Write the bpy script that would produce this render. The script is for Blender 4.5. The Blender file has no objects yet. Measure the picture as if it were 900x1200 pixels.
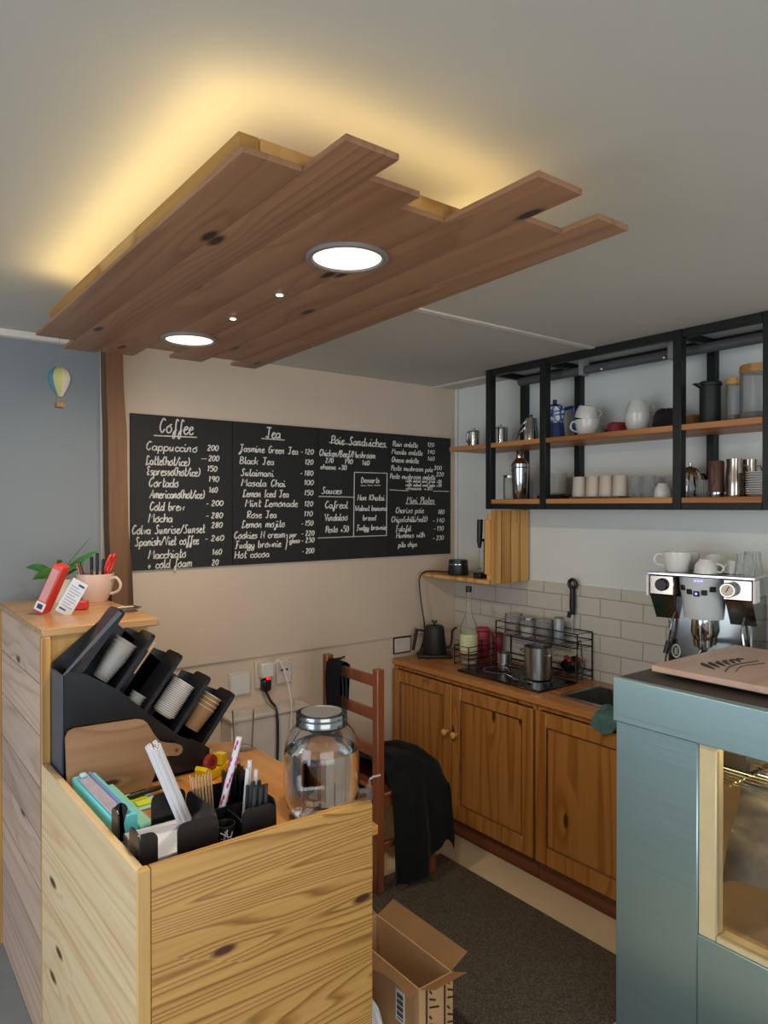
import bpy, bmesh, math, random
from mathutils import Vector, Matrix, Euler
random.seed(7)
SC = bpy.context.scene
COL = SC.collection
PI = math.pi

# ------------------------------------------------------------------ camera
CAMH = 1.77; FPX = 827.0
YAW = math.radians(37.5); PITCH = math.radians(-0.42)
cd = bpy.data.cameras.new('camera'); cam = bpy.data.objects.new('camera', cd); COL.objects.link(cam)
cam.location = (0, 0, CAMH); cam.rotation_euler = (PI/2 + PITCH, 0, -YAW)
cd.sensor_fit = 'VERTICAL'; cd.sensor_height = 24.0; cd.lens = 24.0*FPX/1200.0; cd.clip_start = 0.02
SC.camera = cam

def srgb(h):
    if isinstance(h, str):
        h = h.lstrip('#'); c = [int(h[i:i+2], 16)/255 for i in (0, 2, 4)]
    else: c = [v/255 for v in h]
    return tuple((v/12.92 if v <= .04045 else ((v+.055)/1.055)**2.4) for v in c) + (1.0,)

# ------------------------------------------------------------------ light
w = bpy.data.worlds.new('daylight'); SC.world = w; w.use_nodes = True
nt = w.node_tree; nt.nodes.clear()
wo = nt.nodes.new('ShaderNodeOutputWorld'); wb = nt.nodes.new('ShaderNodeBackground')
wb.inputs[0].default_value = (.62, .74, .90, 1); wb.inputs[1].default_value = .78
nt.links.new(wb.outputs[0], wo.inputs[0])
def area(name, loc, target, sx, sy, power, col):
    l = bpy.data.lights.new(name, 'AREA'); l.shape = 'RECTANGLE'; l.size = sx; l.size_y = sy; l.energy = power; l.color = col
    o = bpy.data.objects.new(name, l); COL.objects.link(o); o.location = loc
    o.rotation_euler = (Vector(target)-Vector(loc)).to_track_quat('-Z', 'Y').to_euler(); return o
area('shopfront_daylight', (-.2, -2.6, 1.35), (.6, 1.5, 1.2), 3.4, 2.0, 60, (.96, .95, .89))
area('doorway_daylight', (-2.9, 1.2, 1.3), (0.5, 1.8, 1.0), 2.4, 2.1, 52, (.80, .89, 1))
SC.view_settings.view_transform = 'Standard'; SC.view_settings.look = 'None'
SC.view_settings.exposure = 0.0; SC.view_settings.gamma = 1.0; SC.view_settings.use_curve_mapping = False
try:
    SC.cycles.use_denoising = True; SC.cycles.max_bounces = 12; SC.cycles.transparent_max_bounces = 24
    SC.cycles.transmission_bounces = 12; SC.cycles.caustics_reflective = False; SC.cycles.caustics_refractive = False
    SC.cycles.sample_clamp_indirect = 6
except Exception: pass

# ------------------------------------------------------------------ materials
def new_mat(name):
    m = bpy.data.materials.new(name); m.use_nodes = True
    return m, m.node_tree, m.node_tree.nodes['Principled BSDF']
def N(t, typ, **kw):
    n = t.nodes.new(typ)
    for k, v in kw.items():
        if k.startswith('i_'): n.inputs[k[2:].replace('_', ' ')].default_value = v
        else: setattr(n, k, v)
    return n
def ramp(t, stops):
    r = t.nodes.new('ShaderNodeValToRGB'); e = r.color_ramp.elements
    while len(e) < len(stops): e.new(.5)
    for i, (p, c) in enumerate(stops): e[i].position = p; e[i].color = c
    return r
def plain(name, col, rough=.5, metal=0., noise=.06, nscale=12., bump=0., spec=.5, emit=None, es=1., trans=0., alpha=1., sheen=0., coat=0.):
    m, t, b = new_mat(name); c = srgb(col)
    tc = N(t, 'ShaderNodeTexCoord'); nz = N(t, 'ShaderNodeTexNoise'); nz.inputs['Scale'].default_value = nscale; nz.inputs['Detail'].default_value = 4
    t.links.new(tc.outputs['Object'], nz.inputs['Vector'])
    lo = tuple(max(0, v*(1-noise)) for v in c[:3])+(1,); hi = tuple(min(1, v*(1+noise)) for v in c[:3])+(1,)
    r = ramp(t, [(.3, lo), (.7, hi)]); t.links.new(nz.outputs['Fac'], r.inputs[0]); t.links.new(r.outputs[0], b.inputs['Base Color'])
    b.inputs['Roughness'].default_value = rough; b.inputs['Metallic'].default_value = metal
    b.inputs['Specular IOR Level'].default_value = spec; b.inputs['Transmission Weight'].default_value = trans
    b.inputs['Sheen Weight'].default_value = sheen; b.inputs['Coat Weight'].default_value = coat
    if emit: b.inputs['Emission Color'].default_value = srgb(emit); b.inputs['Emission Strength'].default_value = es
    if bump:
        bp = N(t, 'ShaderNodeBump'); bp.inputs['Strength'].default_value = bump; bp.inputs['Distance'].default_value = .004
        t.links.new(nz.outputs['Fac'], bp.inputs['Height']); t.links.new(bp.outputs[0], b.inputs['Normal'])
    return m
def wood(name, light, mid, dark, axis='x', kax='z', scale=1., rough=.45, knots=.5, bands=9., board=None, plank_axis='z', contrast=1., coat=0., rnd=True, knotcol=None):
    """Pine: rings stretched along `axis`, knots, optional board joints across plank_axis."""
    m, t, b = new_mat(name); L = t.links.new
    tc = N(t, 'ShaderNodeTexCoord'); mp = N(t, 'ShaderNodeMapping')
    st = {'x': (.04, 1, 1), 'y': (1, .04, 1), 'z': (1, 1, .04)}[axis]
    mp.inputs['Scale'].default_value = tuple(s*scale for s in st)
    if rnd:
        oi = N(t, 'ShaderNodeObjectInfo'); mul = N(t, 'ShaderNodeVectorMath', operation='SCALE'); cb = N(t, 'ShaderNodeCombineXYZ')
        L(oi.outputs['Random'], cb.inputs[0]); L(oi.outputs['Random'], cb.inputs[1]); L(oi.outputs['Random'], cb.inputs[2])
        L(cb.outputs[0], mul.inputs[0]); mul.inputs['Scale'].default_value = 7.3
        ad = N(t, 'ShaderNodeVectorMath', operation='ADD'); L(tc.outputs['Object'], ad.inputs[0]); L(mul.outputs[0], ad.inputs[1]); src = ad.outputs[0]
    else: src = tc.outputs['Object']
    L(src, mp.inputs['Vector'])
    big = N(t, 'ShaderNodeTexNoise'); big.inputs['Scale'].default_value = 3.2; big.inputs['Detail'].default_value = 2; L(mp.outputs[0], big.inputs['Vector'])
    mulb = N(t, 'ShaderNodeMath', operation='MULTIPLY'); L(big.outputs['Fac'], mulb.inputs[0]); mulb.inputs[1].default_value = bands
    # knots
    kv = N(t, 'ShaderNodeSeparateXYZ'); L(src, kv.inputs[0]); kc = N(t, 'ShaderNodeCombineXYZ')
    for i, (ax_, k_) in enumerate(((axis, 2.6), (kax, 7.5))):
        mm_ = N(t, 'ShaderNodeMath', operation='MULTIPLY'); L(kv.outputs['xyz'.index(ax_)], mm_.inputs[0]); mm_.inputs[1].default_value = k_*max(.7, scale*.8); L(mm_.outputs[0], kc.inputs[i])
    vo = N(t, 'ShaderNodeTexVoronoi', voronoi_dimensions='2D'); vo.inputs['Scale'].default_value = 1.0; L(kc.outputs[0], vo.inputs['Vector'])
    # only some cells carry a knot
    sep = N(t, 'ShaderNodeSeparateColor'); L(vo.outputs['Color'], sep.inputs[0])
    gt = N(t, 'ShaderNodeMath', operation='LESS_THAN'); L(sep.outputs[0], gt.inputs[0]); gt.inputs[1].default_value = knots
    kd = N(t, 'ShaderNodeMapRange'); kd.inputs['From Min'].default_value = .05; kd.inputs['From Max'].default_value = .10; kd.inputs['To Min'].default_value = 1; kd.inputs['To Max'].default_value = 0
    L(vo.outputs['Distance'], kd.inputs['Value'])
    km = N(t, 'ShaderNodeMath', operation='MULTIPLY'); L(kd.outputs[0], km.inputs[0]); L(gt.outputs[0], km.inputs[1])
    kw = N(t, 'ShaderNodeMapRange'); kw.inputs['From Min'].default_value = .05; kw.inputs['From Max'].default_value = .45; kw.inputs['To Min'].default_value = 1.; kw.inputs['To Max'].default_value = 0
    L(vo.outputs['Distance'], kw.inputs['Value']); kwm = N(t, 'ShaderNodeMath', operation='MULTIPLY'); L(kw.outputs[0], kwm.inputs[0]); L(gt.outputs[0], kwm.inputs[1])
    add = N(t, 'ShaderNodeMath', operation='ADD'); L(mulb.outputs[0], add.inputs[0]); L(kwm.outputs[0], add.inputs[1])
    fr = N(t, 'ShaderNodeMath', operation='FRACT'); L(add.outputs[0], fr.inputs[0])
    ring = ramp(t, [(0., (0, 0, 0, 1)), (.5, (.12, .12, .12, 1)), (.85, (1, 1, 1, 1)), (1., (.02, .02, .02, 1))]); L(fr.outputs[0], ring.inputs[0])
    fine = N(t, 'ShaderNodeTexNoise'); fine.inputs['Scale'].default_value = 55; fine.inputs['Detail'].default_value = 3; L(mp.outputs[0], fine.inputs['Vector'])
    f2 = N(t, 'ShaderNodeMath', operation='MULTIPLY'); L(fine.outputs['Fac'], f2.inputs[0]); f2.inputs[1].default_value = .5
    s1 = N(t, 'ShaderNodeMath', operation='MULTIPLY_ADD'); L(ring.outputs[0], s1.inputs[0]); s1.inputs[1].default_value = .55*contrast; L(f2.outputs[0], s1.inputs[2])
    cr = ramp(t, [(.15, srgb(light)), (.5, srgb(mid)), (.95, srgb(dark))]); L(s1.outputs[0], cr.inputs[0])
    last = cr.outputs[0]
    if board:
        sx = N(t, 'ShaderNodeSeparateXYZ'); L(tc.outputs['Object'], sx.inputs[0])
        dv = N(t, 'ShaderNodeMath', operation='DIVIDE'); L(sx.outputs['XYZ'.index(plank_axis.upper())], dv.inputs[0]); dv.inputs[1].default_value = board
        fl = N(t, 'ShaderNodeMath', operation='FLOOR'); L(dv.outputs[0], fl.inputs[0])
        wn = N(t, 'ShaderNodeTexWhiteNoise', noise_dimensions='1D'); L(fl.outputs[0], wn.inputs['W'])
        hs = N(t, 'ShaderNodeHueSaturation'); mr = N(t, 'ShaderNodeMapRange'); mr.inputs['To Min'].default_value = .86; mr.inputs['To Max'].default_value = 1.1
        L(wn.outputs['Value'], mr.inputs['Value']); L(mr.outputs[0], hs.inputs['Value']); L(last, hs.inputs['Color'])
        f3 = N(t, 'ShaderNodeMath', operation='FRACT'); L(dv.outputs[0], f3.inputs[0])
        lt = N(t, 'ShaderNodeMath', operation='LESS_THAN'); L(f3.outputs[0], lt.inputs[0]); lt.inputs[1].default_value = .018
        mx = N(t, 'ShaderNodeMixRGB'); L(lt.outputs[0], mx.inputs[0]); L(hs.outputs[0], mx.inputs[1]); mx.inputs[2].default_value = tuple(v*.35 for v in srgb(dark)[:3])+(1,)
        last = mx.outputs[0]
        bo = N(t, 'ShaderNodeVectorMath', operation='SCALE'); cb2 = N(t, 'ShaderNodeCombineXYZ')
        for i in range(3): L(wn.outputs['Value'], cb2.inputs[i])
        bo.inputs['Scale'].default_value = 5.; L(cb2.outputs[0], bo.inputs[0])
        a2 = N(t, 'ShaderNodeVectorMath', operation='ADD'); L(src, a2.inputs[0]); L(bo.outputs[0], a2.inputs[1]); L(a2.outputs[0], mp.inputs['Vector']); L(a2.outputs[0], kv.inputs[0])
    mk = N(t, 'ShaderNodeMixRGB'); L(km.outputs[0], mk.inputs[0]); L(last, mk.inputs[1]); mk.inputs[2].default_value = srgb(knotcol) if knotcol else tuple(v*.32 for v in srgb(dark)[:3])+(1,)
    L(mk.outputs[0], b.inputs['Base Color']); b.inputs['Roughness'].default_value = rough; b.inputs['Coat Weight'].default_value = coat; b.inputs['Coat Roughness'].default_value = .3
    bp = N(t, 'ShaderNodeBump'); bp.inputs['Strength'].default_value = .12; bp.inputs['Distance'].default_value = .003; L(s1.outputs[0], bp.inputs['Height']); L(bp.outputs[0], b.inputs['Normal'])
    return m
def glass(name, tint=(1, 1, 1), ior=1.45, rough=0.0):
    m, t, b = new_mat(name); b.inputs['Base Color'].default_value = tint+(1,); b.inputs['Transmission Weight'].default_value = 1
    b.inputs['Roughness'].default_value = rough; b.inputs['IOR'].default_value = ior; return m
def thin_glass(name, tint=(.97, .98, .98), k=.07, rough=.05, milk=0.):
    m, t, b = new_mat(name); t.nodes.remove(b); L = t.links.new
    out = [n for n in t.nodes if n.type == 'OUTPUT_MATERIAL'][0]
    tr = N(t, 'ShaderNodeBsdfTransparent'); tr.inputs[0].default_value = tint+(1,)
    gl = N(t, 'ShaderNodeBsdfGlossy'); gl.inputs['Roughness'].default_value = rough
    fr = N(t, 'ShaderNodeLayerWeight'); fr.inputs['Blend'].default_value = k
    mx = N(t, 'ShaderNodeMixShader'); L(fr.outputs['Fresnel'], mx.inputs[0]); L(tr.outputs[0], mx.inputs[1]); L(gl.outputs[0], mx.inputs[2]); 
    last = mx.outputs[0]
    if milk:
        df = N(t, 'ShaderNodeBsdfDiffuse'); df.inputs[0].default_value = (.8, .8, .78, 1); m2 = N(t, 'ShaderNodeMixShader'); m2.inputs[0].default_value = milk
        L(last, m2.inputs[1]); L(df.outputs[0], m2.inputs[2]); last = m2.outputs[0]
    L(last, out.inputs[0])
    return m
def brushed(name, col, rough=.3, axis='z', metal=1.):
    m, t, b = new_mat(name); L = t.links.new; tc = N(t, 'ShaderNodeTexCoord'); mp = N(t, 'ShaderNodeMapping')
    mp.inputs['Scale'].default_value = {'x': (2, 220, 220), 'y': (220, 2, 220), 'z': (220, 220, 2)}[axis]; L(tc.outputs['Object'], mp.inputs['Vector'])
    nz = N(t, 'ShaderNodeTexNoise'); nz.inputs['Scale'].default_value = 1; L(mp.outputs[0], nz.inputs['Vector'])
    c = srgb(col); r = ramp(t, [(.3, tuple(v*.93 for v in c[:3])+(1,)), (.7, c)]); L(nz.outputs['Fac'], r.inputs[0]); L(r.outputs[0], b.inputs['Base Color'])
    mr = N(t, 'ShaderNodeMapRange'); mr.inputs['To Min'].default_value = rough*.85; mr.inputs['To Max'].default_value = rough*1.2; L(nz.outputs['Fac'], mr.inputs['Value']); L(mr.outputs[0], b.inputs['Roughness'])
    b.inputs['Metallic'].default_value = metal; return m
def emissive(name, col, s):
    m, t, b = new_mat(name); b.inputs['Base Color'].default_value = srgb(col); b.inputs['Emission Color'].default_value = srgb(col); b.inputs['Emission Strength'].default_value = s; return m

M = {}
M['ceiling'] = plain('ceiling_paint', 'c3c2ba', .8, noise=.02, nscale=2)
M['wall'] = plain('cream_wall_paint', 'd4c2ae', .75, noise=.025, nscale=3, bump=.1)
M['wall_white'] = plain('white_wall_paint', 'e2e6e0', .75, noise=.02, nscale=3)
M['wall_grey'] = plain('grey_wall_paint', '868c90', .8, noise=.025, nscale=2)
M['trim'] = plain('white_trim', 'dcd8d0', .6)
M['floor_grey'] = plain('grey_floor', '9a9c9c', .5, noise=.06, nscale=6)
M['floor'] = plain('beige_floor', 'd6c4a0', .5, noise=.06, nscale=6)
M['mat'] = None
M['chalk'] = plain('chalk_line', 'dcdad2', .9, noise=.12, nscale=60)
M['blackboard'] = plain('blackboard_sheet', '1c1d1e', .6, noise=.15, nscale=5)
M['pine_front'] = wood('pine_front_shaded', 'd0a45c', 'b38444', '744a1c', 'x', 'z', 1.15, .5, .28, 50, contrast=.95, knotcol='4a2410')  # same pine as the side panel; its weaker light is put into darker colours
M['pine_side'] = wood('pine_side_lit', 'f2d8a8', 'e4c08e', 'ae7e56', 'y', 'z', 1.0, .5, .26, 19, contrast=.55, knotcol='5d4128')  # paler copy of the front pine, daylight from the left put into the colour
M['pine_edge'] = wood('pine_edge', 'd8b270', 'c89a56', '9c6c34', 'z', 'x', 1.2, .5, .0, 9)
M['pink_side'] = wood('weathered_pine_cladding', 'd6b8a0', 'c5a48c', '9c7a68', 'y', 'z', 1., .6, .15, 16, contrast=.6, board=.17, plank_axis='z', knotcol='6b5048')
M['tall_front'] = wood('pine_upright', 'dcb878', 'cc9f5c', 'a0723a', 'z', 'x', 1., .5, .05, 12)
M['oak_top'] = wood('varnished_counter_top', 'd0a26c', 'bd8c58', '986a3e', 'x', 'y', 1., .3, .05, 10, coat=.2)
M['table'] = wood('varnished_table_top', 'cc904c', 'b97b3a', '925a26', 'y', 'x', .9, .3, .03, 12, contrast=.6, coat=.25)
M['lamp_wood'] = wood('stained_planks', 'a07656', '8e6448', '734c34', 'y', 'x', 1.0, .42, .45, 14, contrast=.5, knotcol='2c1a12')
M['lamp_rail'] = wood('batten_pine', 'c99a5c', 'b5843f', '8a5c2c', 'y', 'x', 1., .6, .1, 9)
M['cab'] = wood('orange_pine_cabinet', 'b57a3a', '9f6426', '754414', 'z', 'y', 1., .4, .3, 14, contrast=.7, coat=.15, knotcol='4a260e')
M['worktop'] = wood('orange_pine_worktop', 'c48448', 'ac6c32', '855024', 'y', 'x', 1., .35, .05, 9, contrast=.7, coat=.2)
M['plinth'] = wood('dark_plinth', '7a4424', '63341a', '442012', 'y', 'z', 1., .5, .05, 7)
M['shelfwood'] = wood('shelf_pine', 'c48856', 'ae7240', '84522a', 'y', 'z', 1., .45, .05, 8)
M['slat'] = wood('slat_pine', 'e4b06a', 'd09852', 'a67034', 'z', 'x', 1., .5, .1, 9)
M['post'] = wood('dark_rough_post', '7e5a3c', '64442c', '40291a', 'z', 'x', 1., .7, .15, 8)
M['chair'] = wood('red_brown_chair_wood', '8c4c2c', '733a1c', '4c2410', 'z', 'y', 1., .35, .1, 8, contrast=.7, coat=.2)
M['board_pink'] = wood('pinkish_board', 'd2b4a2', 'c6a694', 'aa8c7a', 'x', 'y', 1., .45, .0, 8, contrast=.5)
M['chop'] = wood('chopping_board_wood', 'a8805f', '97704f', '745038', 'x', 'z', 1.3, .5, .25, 9, contrast=.7)
M['black_metal'] = plain('black_metal', '1d2122', .45, .3, noise=.2, nscale=20)
M['black_plastic'] = plain('black_plastic', '18191b', .4, noise=.1)
M['black_acrylic'] = plain('black_acrylic', '1b1c1f', .28, noise=.08, spec=.5)
M['black_matte'] = plain('matte_black', '1a1b1c', .55, noise=.1)
M['black_cloth'] = plain('black_fabric', '131417', .9, noise=.25, nscale=40, bump=.3, sheen=.1)
M['navy_cloth'] = plain('navy_fabric', '171c28', .9, noise=.2, nscale=40, bump=.3)
M['black_glass'] = plain('black_hob_glass', '0e0e10', .25, noise=.05)
M['steel'] = brushed('brushed_steel', 'b8b8b4', .28)
M['chrome'] = plain('chrome', 'c9cac8', .1, 1., noise=.02)
M['dark_chrome'] = plain('dark_chrome', '8d8f8c', .16, 1., noise=.05)
M['case_steel'] = brushed('case_steel', 'aecdd0', .42, 'y', .85)
b_ = M['case_steel'].node_tree.nodes['Principled BSDF']; b_.inputs['Anisotropic'].default_value = .85; b_.inputs['Anisotropic Rotation'].default_value = 0.
M['case_top'] = plain('case_dark_top', '4b4540', .45, .3)
M['ceramic'] = plain('white_ceramic', 'dcdad3', .25, noise=.02, coat=.3)
M['beige_cup'] = plain('beige_ceramic', 'c9bcab', .45, noise=.04)
M['pink_cup'] = plain('blush_ceramic', 'dcbfae', .35, noise=.03)
M['glass'] = glass('clear_glass')
M['tglass'] = thin_glass('thin_glass', milk=.08); M['cupplastic'] = thin_glass('clear_cup_plastic', (.95, .95, .95), .14, .2, .16)
M['pane'] = thin_glass('pane_glass', (.93, .95, .95), .08, .02)
M['frost'] = thin_glass('storage_jar_glass', (.93, .94, .94), .2, .12, .14)
M['water'] = glass('water', (.97, .99, 1.), 1.33)
M['red'] = plain('red_card', 'd83a30', .4)
M['pinkred'] = plain('pink_red_plastic', 'a81e38', .4)
M['darkred'] = plain('dark_red', '8e1f22', .4)
M['white'] = plain('white_plastic', 'dedcd8', .4, noise=.02)
M['paper'] = plain('white_paper', 'e4e4e8', .8, noise=.02)
M['ink'] = plain('print_ink', '3c4252', .8)
M['grey_ink'] = plain('pale_print', '9aa2b4', .8)
M['teal'] = plain('teal_card', '70dfe8', .45)
M['film'] = plain('film_window_film', 'b9b3c4', .2, noise=.1, nscale=30)
M['film_blue'] = plain('blue_lid_strip', '7d97cf', .35)
M['mint'] = plain('mint_card', '93d3bc', .5)
M['yellow'] = plain('yellow_plastic', 'e2bf1c', .35)
M['lime'] = plain('lime_paper', 'd2de38', .7)
M['skyblue'] = plain('pale_blue_paper', 'a9d3d8', .7)
M['kraft'] = plain('kraft_paper', '9a7550', .75, noise=.06)
M['cardboard'] = plain('cardboard', 'bb9468', .8, noise=.06, nscale=8)
M['cardboard_in'] = plain('cardboard_inside', 'b98f62', .85, noise=.06, nscale=8)
M['tan'] = plain('paper_cup_rims', 'dfd2ba', .6)
M['stirrer'] = plain('birch_stirrers', 'd6b48c', .6)
M['clear_straw'] = thin_glass('clear_straw', (.55, .55, .56), .3, .2)
M['magenta'] = plain('magenta_print', 'c32a86', .5)
M['leaf'] = plain('leaf_green', '3f7a36', .4, noise=.25, nscale=30)
M['soil'] = plain('soil', '3a2a20', .9)
M['potwhite'] = plain('pale_pot', 'd6dace', .4)
M['brown'] = plain('brown_plastic', '5a3a2c', .5)
M['tan_tag'] = plain('tan_tag', 'c79c7c', .6)
M['greygreen'] = plain('sage_cloth', '6f9a90', .9, noise=.12, nscale=40, bump=.3)
M['blue'] = plain('cobalt_blue', '1c2f72', .3)
M['rattan'] = plain('woven_rattan', '8d6a35', .7, noise=.25, nscale=60, bump=.4)
M['warm_steel'] = plain('warm_mirror_steel', 'b5a494', .12, 1.)  # plain steel, base colour warmed to stand in for warm reflections
M['label_cream'] = plain('cream_bottle_label', 'd9d9a8', .6)
M['syrup'] = thin_glass('pale_syrup_glass', (.95, .95, .88), .1, .03, .10)
M['olive'] = plain('olive_balloon', 'a9a86a', .6)
M['balloon_blue'] = plain('blue_balloon', '4a7a8a', .6)
M['balloon_grey'] = plain('pale_balloon', 'b4b0a0', .6)
M['basket'] = plain('wicker_basket', '8a6a44', .8, noise=.2, nscale=80)
M['beige_int'] = plain('beige_lining', 'c6ab84', .5)
M['brass'] = plain('warm_trim', 'e0cfa4', .35, .15)
M['foil'] = plain('foil', 'a8a098', .35, .4, noise=.1, nscale=30, bump=.3)
M['pvc'] = plain('grey_plastic_strip', '8d8f8e', .5)
M['led'] = emissive('warm_led', (255, 222, 146), 14.)
M['lens'] = emissive('downlight_diffuser', (255, 228, 200), 1.6)
M['spot'] = emissive('spot_lens', (255, 236, 222), 14.)
M['ring'] = plain('downlight_ring', '8f8a88', .4, .3)
M['case_led'] = emissive('case_lamp', (255, 214, 150), 30.)
M['redled'] = emissive('red_indicator', (255, 40, 30), 1.5)
M['violetled'] = emissive('violet_display', (150, 140, 255), 2.)
M['socket'] = plain('socket_white', 'd2c9c0', .4)
def mat_rubber():
    m, t, b = new_mat('ribbed_rubber_mat'); L = t.links.new; tc = N(t, 'ShaderNodeTexCoord')
    vo = N(t, 'ShaderNodeTexVoronoi'); vo.inputs['Scale'].default_value = 120; L(tc.outputs['Object'], vo.inputs['Vector'])
    r = ramp(t, [(.1, srgb('6a6153')), (.6, srgb('453e35'))]); L(vo.outputs['Distance'], r.inputs[0]); L(r.outputs[0], b.inputs['Base Color'])
    bp = N(t, 'ShaderNodeBump'); bp.inputs['Strength'].default_value = .4; bp.inputs['Distance'].default_value = .004; L(vo.outputs['Distance'], bp.inputs['Height']); L(bp.outputs[0], b.inputs['Normal'])
    b.inputs['Roughness'].default_value = .65; return m
M['mat'] = mat_rubber()
def mat_brick():
    m, t, b = new_mat('white_brick_relief'); L = t.links.new; tc = N(t, 'ShaderNodeTexCoord'); sx = N(t, 'ShaderNodeSeparateXYZ'); L(tc.outputs['Object'], sx.inputs[0])
    cb = N(t, 'ShaderNodeCombineXYZ'); L(sx.outputs[1], cb.inputs[0]); L(sx.outputs[2], cb.inputs[1])
    nz = N(t, 'ShaderNodeTexNoise'); nz.inputs['Scale'].default_value = 9; L(cb.outputs[0], nz.inputs['Vector'])
    mx = N(t, 'ShaderNodeVectorMath', operation='MULTIPLY_ADD'); L(nz.outputs['Color'], mx.inputs[0]); mx.inputs[1].default_value = (.012, .012, 0); L(cb.outputs[0], mx.inputs[2])
    br = N(t, 'ShaderNodeTexBrick'); br.inputs['Scale'].default_value = 1; br.inputs['Brick Width'].default_value = .245; br.inputs['Row Height'].default_value = .093
    br.inputs['Mortar Size'].default_value = .0035; br.inputs['Mortar Smooth'].default_value = .3
    br.inputs['Color1'].default_value = srgb('cdc8bb'); br.inputs['Color2'].default_value = srgb('cfcbc0'); br.inputs['Mortar'].default_value = srgb('aca594')
    L(mx.outputs[0], br.inputs['Vector']); L(br.outputs['Color'], b.inputs['Base Color'])
    n2 = N(t, 'ShaderNodeTexNoise'); n2.inputs['Scale'].default_value = 30; n2.inputs['Detail'].default_value = 5; L(cb.outputs[0], n2.inputs['Vector'])
    ad = N(t, 'ShaderNodeMath', operation='MULTIPLY_ADD'); L(br.outputs['Fac'], ad.inputs[0]); ad.inputs[1].default_value = -1.6; L(n2.outputs['Fac'], ad.inputs[2])
    bp = N(t, 'ShaderNodeBump'); bp.inputs['Strength'].default_value = .6; bp.inputs['Distance'].default_value = .005; L(ad.outputs[0], bp.inputs['Height']); L(bp.outputs[0], b.inputs['Normal'])
    b.inputs['Roughness'].default_value = .6; return m
M['brick'] = mat_brick()
def mat_delft():
    m, t, b = new_mat('blue_white_pattern'); L = t.links.new; tc = N(t, 'ShaderNodeTexCoord')
    vo = N(t, 'ShaderNodeTexVoronoi', feature='DISTANCE_TO_EDGE'); vo.inputs['Scale'].default_value = 34; L(tc.outputs['Object'], vo.inputs['Vector'])
    r = ramp(t, [(.1, srgb('2a4390')), (.22, srgb('d6dae4'))]); L(vo.outputs['Distance'], r.inputs[0]); L(r.outputs[0], b.inputs['Base Color']); b.inputs['Roughness'].default_value = .3; return m
M['delft'] = mat_delft()

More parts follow.
